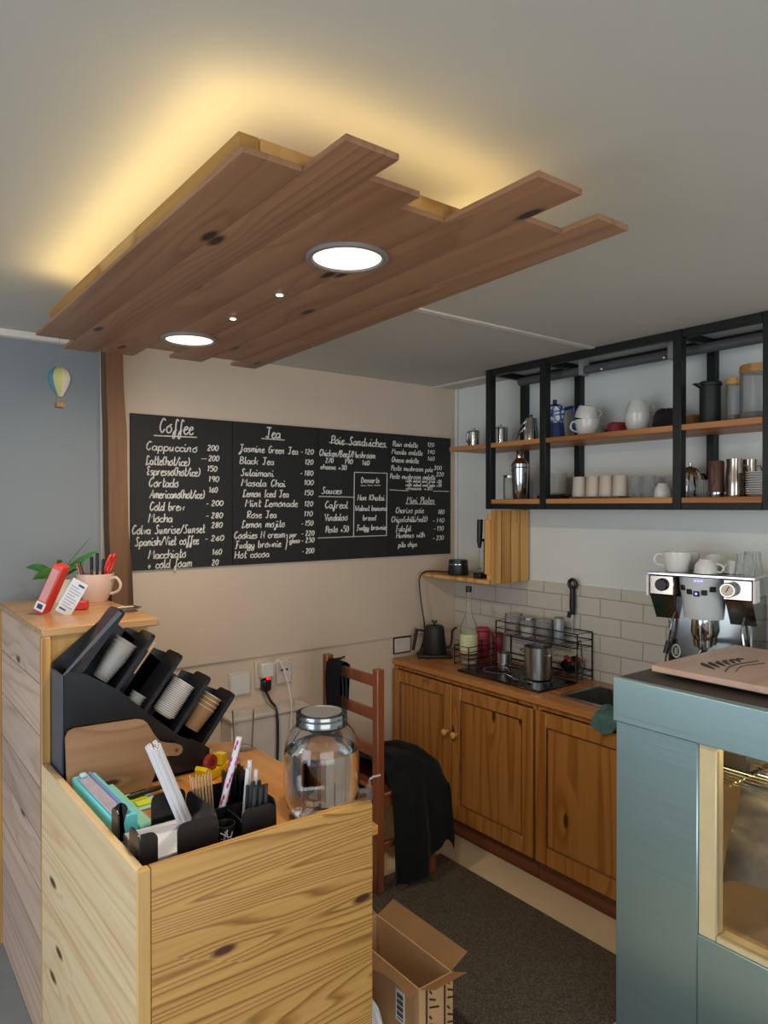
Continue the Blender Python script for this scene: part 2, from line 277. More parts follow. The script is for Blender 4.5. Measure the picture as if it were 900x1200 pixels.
# ------------------------------------------------------------------ mesh builder
class MB:
    def __init__(s): s.bm = bmesh.new()
    def _tx(s, vs, mat):
        if mat is not None: bmesh.ops.transform(s.bm, matrix=mat, verts=vs)
    def box(s, x0, x1, y0, y1, z0, z1, bev=0., mat=None, seg=1):
        r = bmesh.ops.create_cube(s.bm, size=1.0); vs = r['verts']
        for v in vs: v.co = Vector(((x0+x1)/2+v.co.x*(x1-x0), (y0+y1)/2+v.co.y*(y1-y0), (z0+z1)/2+v.co.z*(z1-z0)))
        if bev:
            es = list({e for v in vs for e in v.link_edges})
            r = bmesh.ops.bevel(s.bm, geom=es, offset=bev, segments=seg, affect='EDGES', profile=.5, clamp_overlap=True)
            vs = list({v for f in r['faces'] for v in f.verts} | {v for v in vs if v.is_valid})
        s._tx(vs, mat); return s
    def obox(s, c, half, rot, bev=0.):
        """box by centre, half sizes and an Euler rotation"""
        return s.box(-half[0], half[0], -half[1], half[1], -half[2], half[2], bev, Matrix.Translation(c) @ Euler(rot).to_matrix().to_4x4())
    def lathe(s, prof, seg=24, c=(0, 0, 0), mat=None, closed=False):
        bm = s.bm; rings = []; allv = []
        for r, z in prof:
            if r < 1e-6: ring = [bm.verts.new((c[0], c[1], c[2]+z))]
            else: ring = [bm.verts.new((c[0]+r*math.cos(2*PI*k/seg), c[1]+r*math.sin(2*PI*k/seg), c[2]+z)) for k in range(seg)]
            rings.append(ring); allv += ring
        prs = list(zip(rings[:-1], rings[1:]))
        if closed: prs.append((rings[-1], rings[0]))
        for a, b in prs:
            if len(a) == 1 and len(b) == 1: continue
            for k in range(seg):
                k2 = (k+1) % seg
                if len(a) == 1: bm.faces.new((a[0], b[k2], b[k]))
                elif len(b) == 1: bm.faces.new((a[k], a[k2], b[0]))
                else: bm.faces.new((a[k], a[k2], b[k2], b[k]))
        if not closed:
            if len(rings[0]) > 1: bm.faces.new(list(reversed(rings[0])))
            if len(rings[-1]) > 1: bm.faces.new(rings[-1])
        s._tx(allv, mat); return s
    def shell(s, prof, t=.003, seg=24, c=(0, 0, 0), mat=None):
        """thin-walled vessel: outer profile from bottom up, an inner wall t inside, open top"""
        inner = [(max(r-t, 0), z) for r, z in prof]
        inner[0] = (inner[0][0], inner[0][1]+t)
        p = [(0, prof[0][1])]+list(prof)+list(reversed(inner))+[(0, prof[0][1]+t)]
        return s.lathe(p, seg, c, mat)
    def tube(s, pts, r, seg=8, closed=False, cap=True, mat=None):
        bm = s.bm; pts = [Vector(p) for p in pts]; n = len(pts); rings = []; allv = []
        rr = r if isinstance(r, (list, tuple)) else [r]*n
        prev = None
        for i, p in enumerate(pts):
            if closed: d = pts[(i+1) % n]-pts[i-1]
            else: d = pts[min(i+1, n-1)]-pts[max(i-1, 0)]
            if d.length < 1e-9: d = Vector((0, 0, 1))
            d.normalize()
            if prev is None:
                up = Vector((0, 0, 1)) if abs(d.z) < .9 else Vector((1, 0, 0)); a = d.cross(up).normalized()
            else:
                a = prev - d*prev.dot(d); a = a.normalized() if a.length > 1e-6 else d.orthogonal().normalized()
            prev = a; b = d.cross(a)
            ring = [bm.verts.new(p+(a*math.cos(2*PI*k/seg)+b*math.sin(2*PI*k/seg))*rr[i]) for k in range(seg)]
            rings.append(ring); allv += ring
        for i in range(n if closed else n-1):
            A, B = rings[i], rings[(i+1) % n]
            for k in range(seg): bm.faces.new((A[k], A[(k+1) % seg], B[(k+1) % seg], B[k]))
        if cap and not closed: bm.faces.new(list(reversed(rings[0]))); bm.faces.new(rings[-1])
        s._tx(allv, mat); return s
    def prism(s, poly, axis, a0, a1, mat=None, bev=0.):
        """2-D polygon extruded along axis; poly pairs are the two other coordinates in x,y,z order"""
        bm = s.bm
        def mk(p, a): return {'x': (a, p[0], p[1]), 'y': (p[0], a, p[1]), 'z': (p[0], p[1], a)}[axis]
        A = [bm.verts.new(mk(p, a0)) for p in poly]; B = [bm.verts.new(mk(p, a1)) for p in poly]; n = len(poly)
        fs = [bm.faces.new(A), bm.faces.new(list(reversed(B)))]
        for k in range(n): fs.append(bm.faces.new((A[(k+1) % n], A[k], B[k], B[(k+1) % n])))
        vs = A+B
        if bev:
            es = list(fs[0].edges)+list(fs[1].edges)
            r = bmesh.ops.bevel(bm, geom=es, offset=bev, segments=2, affect='EDGES', profile=.5, clamp_overlap=True)
            vs = list({v for f in r['faces'] for v in f.verts} | {v for v in vs if v.is_valid})
        s._tx(vs, mat); return s
    def ball(s, c, r, sc=(1, 1, 1), seg=16, rings=10, mat=None):
        m = Matrix.Translation(c) @ Matrix.Diagonal((*sc, 1))
        if mat is not None: m = mat @ m
        bmesh.ops.create_uvsphere(s.bm, u_segments=seg, v_segments=rings, radius=r, matrix=m); return s
    def grid(s, fn, nu, nv, thick=0.):
        """surface fn(u,v)->xyz, u,v in 0..1"""
        bm = s.bm; g = [[bm.verts.new(fn(i/nu, j/nv)) for j in range(nv+1)] for i in range(nu+1)]
        fs = [bm.faces.new((g[i][j], g[i+1][j], g[i+1][j+1], g[i][j+1])) for i in range(nu) for j in range(nv)]
        if thick: bmesh.ops.solidify(bm, geom=fs, thickness=thick)
        return s
    def build(s, name, mat, parent=None, world=False, ang=38):
        bm = s.bm
        if world and parent is not None:
            o = -Vector(parent.location); bmesh.ops.translate(bm, vec=o, verts=bm.verts)
        bmesh.ops.recalc_face_normals(bm, faces=bm.faces)
        me = bpy.data.meshes.new(name); bm.to_mesh(me); bm.free()
        me.polygons.foreach_set('use_smooth', [True]*len(me.polygons))
        try: me.set_sharp_from_angle(angle=math.radians(ang))
        except Exception: pass
        me.materials.append(M[mat] if isinstance(mat, str) else mat)
        o = bpy.data.objects.new(name, me); COL.objects.link(o)
        if parent is not None: o.parent = parent
        return o
def tag(o, label, cat, group=None):
    o['label'] = label; o['category'] = cat
    if group: o['group'] = group
    return o
def thing(name, label, cat, loc=(0, 0, 0), rz=0., group=None, rot=None):
    o = bpy.data.objects.new(name, None); COL.objects.link(o); o.empty_display_size = .05
    o.location = loc; o.rotation_euler = rot if rot else (0, 0, rz); return tag(o, label, cat, group)
def top(name, mb, mat, label, cat, loc=(0, 0, 0), rz=0., group=None, rot=None, ang=38):
    o = mb.build(name, mat, ang=ang); o.location = loc; o.rotation_euler = rot if rot else (0, 0, rz); return tag(o, label, cat, group)
def struct(name, mb, mat, label=None):
    o = mb.build(name, mat); o['kind'] = 'structure'
    if label: o['label'] = label
    return o
def plabel(o, l): o['label'] = l; return o
def spline(pts, n=6, closed=False):
    P = [Vector(p) for p in pts]; out = []; m = len(P)
    for i in range(m if closed else m-1):
        if closed: p0, p1, p2, p3 = P[i-1], P[i], P[(i+1) % m], P[(i+2) % m]
        else: p0, p1, p2, p3 = P[max(i-1, 0)], P[i], P[i+1], P[min(i+2, m-1)]
        for k in range(n):
            t = k/n; out.append(.5*((2*p1)+(p2-p0)*t+(2*p0-5*p1+4*p2-p3)*t*t+(3*p1-p0-3*p2+p3)*t**3))
    if not closed: out.append(P[-1])
    return out
def rrect(x0, x1, y0, y1, r, n=5, corners=(1, 1, 1, 1)):
    """rounded rectangle outline, corners ordered bl, br, tr, tl"""
    out = []
    for (cx, cy, a0), k in zip(((x0+r, y0+r, PI), (x1-r, y0+r, 1.5*PI), (x1-r, y1-r, 0), (x0+r, y1-r, .5*PI)), corners):
        if not k: out.append((x0 if cx < (x0+x1)/2 else x1, y0 if cy < (y0+y1)/2 else y1)); continue
        for i in range(n+1): a = a0+.5*PI*i/n; out.append((cx+r*math.cos(a), cy+r*math.sin(a)))
    return out

# ================================================================== the setting
H = 2.515; BY = 3.30; RX = 3.102
struct('floor', MB().box(-3.2, .9, -2.6, BY+.3, -.1, 0), 'floor_grey'); struct('floor', MB().box(.9, RX, -2.6, BY+.3, -.1, 0), 'floor')
struct('ceiling', MB().box(-3.2, RX+.1, -1.6, BY+.4, H, H+.1), 'ceiling')
struct('wall_back', MB().box(.93, RX+.1, BY, BY+.1, 0, H), 'wall')
mb = MB().box(1.0, RX, BY-.012, BY, .995, H); struct('trim_1', mb, 'wall', 'cream sheet facing the upper back wall')
struct('wall_left', MB().box(-3.2, .97, BY+.03, BY+.13, 0, H), 'wall_grey')
struct('wall_right', MB().box(RX, RX+.1, -1.6, BY+.1, 0, H), 'wall_white')
struct('trim_2', MB().box(.9, 2.782, 2.01, 2.045, H-.008, H, .003), 'trim', 'white batten over a ceiling joint')
struct('trim_3', MB().box(2.9, 2.935, 2.72, BY-.014, H-.01, H, .003).box(-2.5, 1.0, BY-.01, BY+.028, H-.035, H, .004), 'trim', 'white cornice strips along the ceiling edge')
struct('trim_4', MB().tube([(1.95, BY-.02, .335), (2.56, BY-.02, .335)], .018, 10), 'wall', 'cream conduit along the back wall')
mb = MB(); mb.box(3.086, 3.098, BY-.035, BY-.013, 1.37, H, .002); struct('trim_5', mb, 'wall_white', 'white corner trunking')
struct('trim_6', MB().box(RX-.014, RX, .3, BY-.014, .872, 1.355), 'brick', 'white brick relief splashback')

post = MB()
pp = []
for i in range(13):
    z = H*i/12; j = .002*math.sin(i*2.1)+.0015*math.sin(i*5.3); lean = .05*(1-z/H)
    pp.append((z, j+lean))
def post_fn(u, v):
    i = min(int(u*12+.5), 12); z, j = pp[i]
    ring = [(.918, 3.20), (.918, 3.286), (.988, 3.286), (.988+j, 3.20)]
    k = int(v*4+.5) % 4; x, y = ring[k]; return (x+(pp[i][1]*1.0), y, z)
post.grid(post_fn, 12, 4); top('wooden_post', post, 'post', 'dark rough-edged wooden post at left edge of the menu boards', 'post', ang=20)

# ================================================================== menu boards
FONT = {
'a': (5, "43 24 03 01 20 42", "44 41 50"), 'b': (5, "08 01 20 42 34 13"), 'c': (4, "43 24 03 01 20 41"), 'd': (5, "43 24 03 01 20 42", "48 41 50"),
'e': (4, "02 33 34 14 02 10 30 41"), 'f': (4, "47 38 27 20 2b 1c 0b 11 32"), 'g': (5, "43 24 03 01 20 42", "44 4b 2c 0b 31"), 'h': (5, "08 00", "02 24 44 41 50"),
'i': (2, "04 01 10 21", "06 07"), 'j': (3, "24 2b 0c 0b 31", "26 27"), 'k': (5, "08 00", "44 12 40"), 'l': (2, "08 01 10 21"), 'm': (7, "04 00", "02 14 34 30", "32 44 64 61 70"),
'n': (5, "04 00", "02 14 34 31 40"), 'o': (5, "24 03 01 20 41 43 24 45"), 'p': (5, "04 0c", "03 24 43 41 20 01"), 'q': (5, "43 24 03 01 20 42", "44 4c 5b"),
'r': (4, "04 00", "02 14 34"), 's': (4, "34 14 03 32 31 10 00"), 't': (3, "18 11 20 31", "05 35"), 'u': (5, "04 01 10 32", "34 31 40"), 'v': (4, "04 20 44"),
'w': (6, "04 10 33 50 64"), 'x': (4, "04 40", "44 00"), 'y': (5, "04 01 20 42", "44 4b 2c 0b 31"), 'z': (4, "04 34 00 30"),
'A': (7, "00 12 48 60", "13 53"), 'B': (6, "08 00", "07 28 46 24 04", "24 52 30 00"), 'C': (6, "57 38 15 12 30 52"), 'D': (6, "08 00 30 53 36 08"), 'E': (5, "47 28 16 34", "34 12 20 41"),
'F': (6, "28 20 00", "08 58", "14 44"), 'G': (6, "57 38 15 12 30 52 54 34"), 'H': (6, "08 00", "58 50", "04 54"), 'I': (3, "18 10", "08 28", "00 20"), 'J': (6, "08 58", "38 31 2b 0c 0b 42"),
'K': (6, "08 00", "58 04 50"), 'L': (5, "47 28 17 12 00 20 51"), 'M': (8, "00 18 34 68 70"), 'N': (6, "00 08 50 58"), 'O': (6, "38 15 12 30 52 55 38"), 'P': (5, "10 18", "06 28 57 44 14"),
'R': (6, "10 18", "06 28 57 44 14 50"), 'S': (6, "57 38 26 43 41 20 01"), 'T': (6, "08 58", "38 31 20 01"), 'U': (6, "08 02 20 42", "48 41 50"), 'V': (6, "08 30 58"), 'W': (8, "08 20 35 50 78"),
'0': (5, "28 06 02 20 42 46 28"), '1': (3, "06 18 10"), '2': (5, "06 18 37 35 00 40"), '3': (5, "07 28 36 15", "15 43 30 01"), '4': (5, "38 03 43", "37 30"), '5': (5, "48 08 05", "05 35 42 20 01"),
'6': (5, "37 14 02 20 41 33 03"), '7': (5, "08 48 10"), '8': (5, "24 06 28 46 24 02 20 42 24"), '9': (5, "45 24 06 28 46 30"),
'/': (4, "00 48"), '(': (3, "28 06 02 20"), ')': (3, "08 26 22 00"), '+': (5, "02 42", "20 24"), '-': (4, "03 33"), '.': (2, "00 01"), '}': (4, "09 17 15 24 13 11 0b"), ' ': (4,)}
YC = {'a': -1, 'b': -2, 'c': -3}
def strokes(text):
    """list of polylines in glyph units, and total advance"""
    out = []; x = 0.
    for ch in text:
        g = FONT.get(ch, (4,))
        for st in g[1:]:
            pts = [(x+int(p[0]), YC.get(p[1], None) if p[1] in YC else int(p[1])) for p in st.split()]
            if len(pts) > 2 and ch not in 'MNKVWAHvwxz47/Ik': pts = [(v.x, v.y) for v in spline([(a, b, 0) for a, b in pts], 3)]
            out.append(pts)
        x += g[0]+1.0
    return out, x-1.0
def board_pt(px, py):
    """point of the photograph taken onto the plane of the back wall (X, Z)"""
    dx = (px-450)/FPX; dz = -(py-600)/FPX
    cy, sy, cp, sp = math.cos(YAW), math.sin(YAW), math.cos(PITCH), math.sin(PITCH)
    d = Vector((sy*cp, cy*cp, sp)) + dx*Vector((cy, -sy, 0)) + dz*Vector((-sy*sp, -cy*sp, cp))
    k = (BY-.02)/d.y; return d.x*k, CAMH+d.z*k
BF = BY-.026     # front of the sheets
def write(mb, text, x0, x1, z, cap, slant=.18, rad=.0026):
    rad *= 1.15
    st, wd = strokes(text); sx = (x1-x0)/max(wd+slant*6, 1); sz = cap/8.
    for pl in st:
        pts = []
        for gx, gy in pl:
            q = Vector((x0+(gx+slant*gy)*sx+random.uniform(-.0006, .0006), BF-.0012, z+gy*sz))
            if not pts or (q-pts[-1]).length > 1e-4: pts.append(q)
        if len(pts) > 1: mb.tube(pts, rad, 4)
def rule(bd, a, b, rad=.0026): MB().tube([(a[0], BF-.0012, a[1]), (b[0], BF-.0012, b[1])], rad, 4).build('chalk_rule', 'chalk', bd, True)
A1 = lambda x, y: board_pt(140+x*.22222, 470+y*.22222)
A2 = lambda x, y: board_pt(330+x*.23333, 480+y*.23333)
def put(bd, f, text, x0, x1, y, cap, f2=None, rad=.0026):
    a = f(x0, y); b = (f2 or f)(x1, y)
    if text.startswith('- '):
        w_ = b[0]-a[0]; rule(bd, (a[0], a[1]+cap*.35), (a[0]+w_*.12, a[1]+cap*.35), .0022); text = text[2:]; a = (a[0]+w_*.3, a[1])
    mb = MB(); write(mb, text, a[0], b[0], a[1], cap, rad=rad); mb.build('chalk_lettering', 'chalk', bd, True)
XB = [1.047, 1.554, 2.060, 2.551, 3.043]; ZB0, ZB1 = 1.476, 2.200
LBL = ['black chalkboard sheet headed Coffee, next to the wooden post', 'black chalkboard sheet headed Tea, with the tea price list', 'black chalkboard sheet headed Poie Sandwiches, with the boxed desserts list', 'black chalkboard sheet with omlette list and Mini Plates, nearest the shelves']
boards = []
for i in range(4):
    t = thing('chalkboard', LBL[i], 'menu board', (XB[i], BY-.02, ZB0), group='menu chalkboards')
    MB().box(XB[i]+.0012, XB[i+1]-.0012, BF, BY-.012, ZB0, ZB1, .001).build('board_sheet', 'blackboard', t, True)
    boards.append(t)
C = boards[0]; put(C, A1, 'Coffee', 205, 392, 165, .066, rad=.0032); rule(C, A1(178, 182), A1(405, 192), .003)
for s, x0, x1, y, pr, pa, pb, py in [('Cappuccino', 135, 412, 258, '200', 462, 522, 260), ('Latte(hot/ice)', 137, 370, 335, '200', 468, 525, 315), ('Espresso(hot/ice)', 140, 425, 390, '150', 462, 515, 370),
    ('Cortado', 150, 312, 452, '190', 468, 525, 425), ('Americano(hot/ice)', 157, 448, 512, '160', 470, 517, 482), ('Cold brew', 155, 340, 578, '- 200', 455, 547, 552), ('Mocha', 150, 280, 640, '- 280', 455, 545, 617),
    ('Colva Sunrise/Sunset', 62, 450, 703, '280', 483, 543, 668), ('Spanish/Viet coffee', 78, 418, 765, '- 260', 450, 552, 738), ('Macchiato', 150, 352, 833, '160', 487, 540, 810), ('+ cold foam', 145, 382, 885, '20', 485, 522, 865)]:
    put(C, A1, s, x0, x1, y, .041); put(C, A1, pr, pa, pb, py, .026)
rule(C, A1(428, 305), A1(458, 305), .0018)
C = boards[1]; put(C, A1, 'Tea', 768, 850, 192, .052, rad=.0032); rule(C, A1(745, 198), A1(868, 206), .003)
for s, x0, x1, two, y, pr, pa, pb, py in [('Jasmine Green Tea', 630, 82, 1, 266, '- 120', 95, 160, 222), ('Black Tea', 632, 815, 0, 330, '120', 115, 158, 275), ('Sulaimani', 635, 812, 0, 394, '- 180', 92, 158, 330), ('Masala Chai', 640, 874, 0, 448, '100', 110, 160, 378),
    ('Lemon Iced Tea', 648, 35, 1, 505, '150', 112, 158, 430), ('Mint Lemonade', 660, 80, 1, 557, '120', 112, 157, 485), ('Rose Tea', 668, 828, 0, 617, '110', 110, 156, 535), ('Lemon mojito', 642, 872, 0, 668, '- 150', 97, 158, 583),
    ('Cookies N cream', 600, 872, 0, 727, '- 220', 97, 163, 633), ('Fudgy brownie', 607, 852, 0, 777, '- 230', 97, 163, 668), ('Hot cocoa', 605, 790, 0, 830, '- 200', 100, 162, 722)]:
    put(C, A1, s, x0, x1, y, .036, A2 if two else A1); put(C, A2, pr, pa, pb, py, .026)
put(C, A2, '}', 18, 34, 690, .06); put(C, A2, 'per', 38, 75, 640, .026); put(C, A2, 'glass', 38, 90, 670, .026)
C = boards[2]; put(C, A2, 'Poie Sandwiches', 243, 522, 172, .046, rad=.003); rule(C, A2(235, 165), A2(525, 190))
for s, x0, x1, y, cp in [('Chicken/Beef/Mushroom', 185, 468, 232, .036), ('270', 218, 258, 266, .026), ('190', 314, 356, 272, .026), ('160', 402, 440, 278, .026), ('cheese +30', 193, 325, 298, .026), ('Desserts', 397, 490, 366, .03),
    ('Nan Khatai', 378, 515, 455, .032), ('Walnut banana', 366, 524, 508, .03), ('bread', 405, 472, 556, .03), ('Fudgy brownie', 374, 522, 606, .03), ('Sauces', 197, 302, 422, .036), ('Cafreal', 213, 332, 496, .04), ('Vindaloo', 211, 330, 558, .038), ('Pesto +50', 216, 336, 617, .034)]:
    put(C, A2, s, x0, x1, y, cp)
for a, b in [((362, 315), (526, 320)), ((526, 320), (523, 632)), ((523, 632), (358, 638)), ((358, 638), (362, 315)), ((183, 436), (362, 440)), ((178, 645), (358, 638)), ((393, 381), (420, 383)), ((428, 380), (452, 382)), ((460, 380), (493, 381))]:
    rule(C, A2(*a), A2(*b))
C = boards[3]
for s, x0, x1, y, cp in [('Plain omlette', 553, 682, 183, .03), ('120', 730, 764, 186, .024), ('Masala omlette', 550, 706, 222, .03), ('140', 730, 766, 222, .024), ('Cheese omlette', 548, 686, 263, .03), ('160', 730, 766, 255, .024),
    ('Pesto mushroom poie', 546, 757, 305, .03), ('200', 763, 802, 302, .024), ('Pesto mushroom omlette', 540, 770, 346, .03), ('220', 774, 812, 334, .024), ('with salad and fries +50', 620, 800, 364, .018), ('with salad and poie +50', 620, 800, 384, .018), ('cheese +30', 622, 755, 402, .018),
    ('Mini Plates', 625, 766, 470, .038), ('Chorizo poie', 568, 712, 520, .034), ('180', 783, 815, 524, .026), ('Chips(chilli/salt)', 546, 730, 566, .034), ('- 140', 757, 815, 567, .026), ('Falafel', 569, 648, 612, .034), ('- 130', 762, 812, 607, .026),
    ('Hummus with', 573, 717, 645, .032), ('- 230', 757, 812, 655, .026), ('pita chips', 583, 678, 691, .032)]:
    put(C, A2, s, x0, x1, y, cp, rad=.0022)
rule(C, A2(539, 403), A2(633, 408)); rule(C, A2(757, 409), A2(836, 411)); rule(C, A2(618, 473), A2(768, 476))

# ================================================================== ceiling plank lamp
ZP = 2.36
lamp = thing('plank_ceiling_light', 'stained plank ceiling light panel with two round downlights', 'ceiling light', (.96, 1.8, ZP))
xb = [.53, .645, .755, .875, .99, 1.115, 1.23, 1.336]
near = [1.077, .942, 1.03, 1.09, .835, .98, .882]; far = [2.66, 2.82, 2.79, 2.62, 2.74, 2.63, 2.735]
def xfar(x): return .53+(x-.53)*1.085
DL = [(.948, 1.378), (.969, 2.385)]; SP = [(.966, 1.735), (.972, 2.043)]
for i in range(7):
    a, b = xb[i]+.0003, xb[i+1]-.0003; y0, y1 = near[i], far[i]
    def xa(x, y): return x+(xfar(x)-x)*(y-.9)/1.83
    m = MB(); m.prism([(xa(a, y0), y0), (xa(b, y0), y0), (xa(b, y1), y1), (xa(a, y1), y1)], 'z', ZP, ZP+.012, bev=.001)
    m.build('plank', 'lamp_wood', lamp, True)
def rail(x0, x1, y0, y1, nm='frame_rail'):
    return MB().box(x0, x1, y0, y1, ZP+.0125, ZP+.045, .002).build(nm, 'lamp_rail', lamp, True)
rail(.532, .572, 1.097, 2.46); rail(1.235, 1.275, 1.097, 2.46); rail(.573, 1.234, 1.097, 1.137); rail(.573, 1.234, 2.42, 2.46)
for (x0, x1, y0, y1) in [(.54, .562, 1.12, 2.44), (1.245, 1.265, 1.15, 2.4), (.60, 1.2, 1.121, 1.135), (.6, 1.2, 2.43, 2.445)]:
    MB().box(x0, x1, y0, y1, ZP+.0455, ZP+.05).build('led_strip', 'led', lamp, True)
for x, y in DL:
    r = MB().lathe([(.08, 0), (.098, 0), (.098, -.004), (.094, -.008), (.084, -.008), (.08, -.003)], 48, (x, y, ZP-.0005), closed=True).build('downlight_ring', 'ring', lamp, True)
    d = MB().lathe([(0, -.0035), (.0805, -.0035), (.0805, -.0005), (0, -.0005)], 48, (x, y, ZP-.0005)).build('diffuser', 'lens', lamp, True)
    d.parent = r
    l = bpy.data.lights.new('downlight_bulb', 'AREA'); l.shape = 'DISK'; l.size = .15; l.energy = 9.; l.color = (1, .84, .64)
    lo = bpy.data.objects.new('downlight_bulb', l); COL.objects.link(lo); lo.location = (x, y, ZP-.012)
for x, y in SP:
    r = MB().lathe([(.009, 0), (.017, 0), (.016, -.003), (.009, -.002)], 20, (x, y, ZP-.0005), closed=True).build('spotlight_ring', 'ring', lamp, True)
    d = MB().lathe([(0, -.0025), (.0092, -.0025), (.0092, -.0005), (0, -.0005)], 20, (x, y, ZP-.0005)).build('spotlight_lens', 'spot', lamp, True)
    d.parent = r

# ================================================================== hanging balloon
bl = thing('balloon_ornament', 'small hanging hot air balloon ornament against the grey wall', 'ornament', (.662, 2.9, 2.149))
ball = [(.0, .157), (.016, .154), (.033, .142), (.042, .122), (.043, .108), (.036, .085), (.024, .062), (.014, .047), (.012, .042)]
for k in range(8):
    g = MB(); a0 = k*PI/4; fn = lambda u, v: (lambda r, z, a: (r*math.cos(a), r*math.sin(a), z))(*ball[min(int(u*8+.5), 8)], a0+v*PI/4)
    g.grid(fn, 8, 3); g.build('balloon_gore', ['balloon_blue', 'olive', 'balloon_grey', 'balloon_blue'][k % 4], bl)
MB().box(-.016, .016, -.016, .016, 0, .02, .003).build('basket', 'basket', bl)
for sx, sy in ((-1, -1), (1, -1), (1, 1), (-1, 1)): MB().tube([(sx*.014, sy*.014, .018), (sx*.009, sy*.009, .045)], .0012, 5).build('basket_cord', 'basket', bl)
MB().tube([(0, 0, .155), (0, 0, H-2.149)], .0008, 5).build('hanging_thread', 'pvc', bl)

# ================================================================== tall counter unit at the left
tc_ = thing('tall_counter', 'tall pine counter unit carrying the plant and cup', 'counter', (.7, 2.85, 0))
MB().box(.508, .527, 2.46, 3.2, 0, 1.352, .002).build('side_panel', 'pink_side', tc_, True)
MB().box(.5, .528, 2.445, 2.468, 0, 1.352, .003).build('corner_strip', 'pine_edge', tc_, True)
MB().box(.5, .528, 3.2, 3.25, 0, 1.352, .003).build('corner_strip', 'pine_edge', tc_, True)
MB().box(.528, .85, 2.47, 2.49, 0, 1.352, .002).build('front_panel', 'tall_front', tc_, True)
MB().box(.83, .85, 2.49, 3.25, 0, 1.352, .002).build('side_panel', 'tall_front', tc_, True)
MB().box(.503, .882, 2.45, 3.25, 1.352, 1.38, .004).build('counter_top', 'oak_top', tc_, True)

# ================================================================== box counter in front
bc = thing('box_counter', 'knotty pine box counter with a sunken rounded table top', 'counter', (.85, 2.0, 0))
ang = math.atan2(.03, .84)
MB().prism([(.5, 2.444), (.52, 1.592), (.541, 1.612), (.523, 2.444)], 'z', 0, .95, bev=.003).build('side_panel', 'pine_side', bc, True)
MB().box(.52, .552, 1.588, 1.612, 0, .9495, .003).build('corner_post', 'pine_edge', bc, True)
MB().prism(rrect(.553, 1.178, 0.0, .95, .018, 4, (0, 0, 1, 0)), 'y', 1.588, 1.61, bev=.002).build('front_panel', 'pine_front', bc, True)
pl = [(.543, 1.612), (1.215, 1.612)]+[(1.225, 1.7), (1.232, 2.0), (1.238, 2.25)]+[(1.24-.12+.12*math.cos(a), 2.44+.12*math.sin(a)) for a in [i*PI/12 for i in range(7)]]+[(.9, 2.57), (.9, 2.443), (.525, 2.443)]
MB().prism(pl, 'z', .83, .858, bev=.003).build('table_top', 'table', bc, True)
for x, y in ((1.19, 1.66), (1.17, 2.45), (.57, 1.66), (.57, 2.4)): MB().box(x-.02, x+.02, y-.02, y+.02, 0, .83, .002).build('leg', 'table', bc, True)
TZ = .859

# ---- on the tall counter
CT = 1.381
pt = top('plant_pot', MB().shell([(.030, 0), (.044, .085), (.046, .095)], .003, 24), 'potwhite', 'leafy green plant in a small pale pot on the tall counter', 'potted plant', (.70, 3.085, CT))
MB().lathe([(0, .08), (.040, .08), (.040, .084), (0, .086)], 20).build('soil', 'soil', pt)
def leaf(p0, d, L_, wd, droop, rise):
    d = Vector(d).normalized(); sd = Vector((-d.y*.45, d.x*.45, .85))
    def fn(u, v):
        c = Vector(p0)+d*L_*u+Vector((0, 0, rise*u-droop*u*u)); wv = 1.3*wd*math.sin(PI*min(1, .06+.94*u))**.8*(1-.3*u)
        return c+sd*(v-.5)*2*wv+Vector((0, 0, -.25*wv*(1-abs(v-.5)*2)))
    return MB().grid(fn, 10, 4)
rt = Vector((math.cos(YAW), -math.sin(YAW), 0))
for d, L_, wd, dr, ri, zb in [((-1, .1), .145, .022, .06, .10, .10), ((-.9, -.4), .10, .026, .09, .085, .1), ((1, .15), .15, .017, .02, .12, .11), ((.9, -.2), .16, .006, .02, .19, .11), ((.5, .6), .11, .018, .05, .10, .1), ((-.3, .9), .11, .02, .06, .12, .1), ((.3, -.9), .07, .016, .02, .1, .1)]:
    dv = rt*d[0]+Vector((math.sin(YAW), math.cos(YAW), 0))*d[1]; leaf((0, 0, zb), dv, L_, wd, dr, ri).build('leaf', 'leaf', pt, ang=80)
for k in range(5):
    a = k*1.3; MB().tube([(.008*math.cos(a), .008*math.sin(a), .08), (.004*math.cos(a), .004*math.sin(a), .12)], .006, 6).build('stem', 'leaf', pt)
MB().tube([(0, 0, .1), (.003, 0, .17)], .0025, 6).build('stem', 'soil', pt)

def handle_pts(r, z0, z1, out):
    return spline([(r-.003, 0, z1), (r+out*.55, 0, z1+.004), (r+out, 0, (z0*.35+z1*.65)), (r+out*.75, 0, z0+(z1-z0)*.2), (r-.004, 0, z0)], 6)
def cup(name, label, loc, r, h, mat='ceramic', rz=0., group=None, foot=.55, rot=None, out=None, cat='cup', hr=.0042):
    o = top(name, MB().shell([(r*foot, 0), (r*foot*1.04, .004), (r*.86, h*.35), (r*.97, h*.7), (r, h)], .004, 28), mat, label, cat, loc, rz, group, rot)
    MB().tube(handle_pts(r*.97, h*.28, h*.82, out or r*.55), hr, 8).build('handle', mat, o); return o
cup('pen_cup', 'big blush pink cup used as pen holder beside the plant', (.826, 3.03, CT), .073, .115, 'pink_cup', -YAW-.15, None, .62, out=.04, hr=.006)
CP = Vector((.826, 3.03, CT))
def inside(o, dirx, lean, zoff=0): pass
def vrot(a, b):  # rotation taking +Z to direction b
    return Vector(b).to_track_quat('Z', 'Y').to_euler()
rtv = rt
fwv = Vector((math.sin(YAW), math.cos(YAW), 0))
def scr(r_, f_, u_): return rtv*r_+fwv*f_+Vector((0, 0, u_))
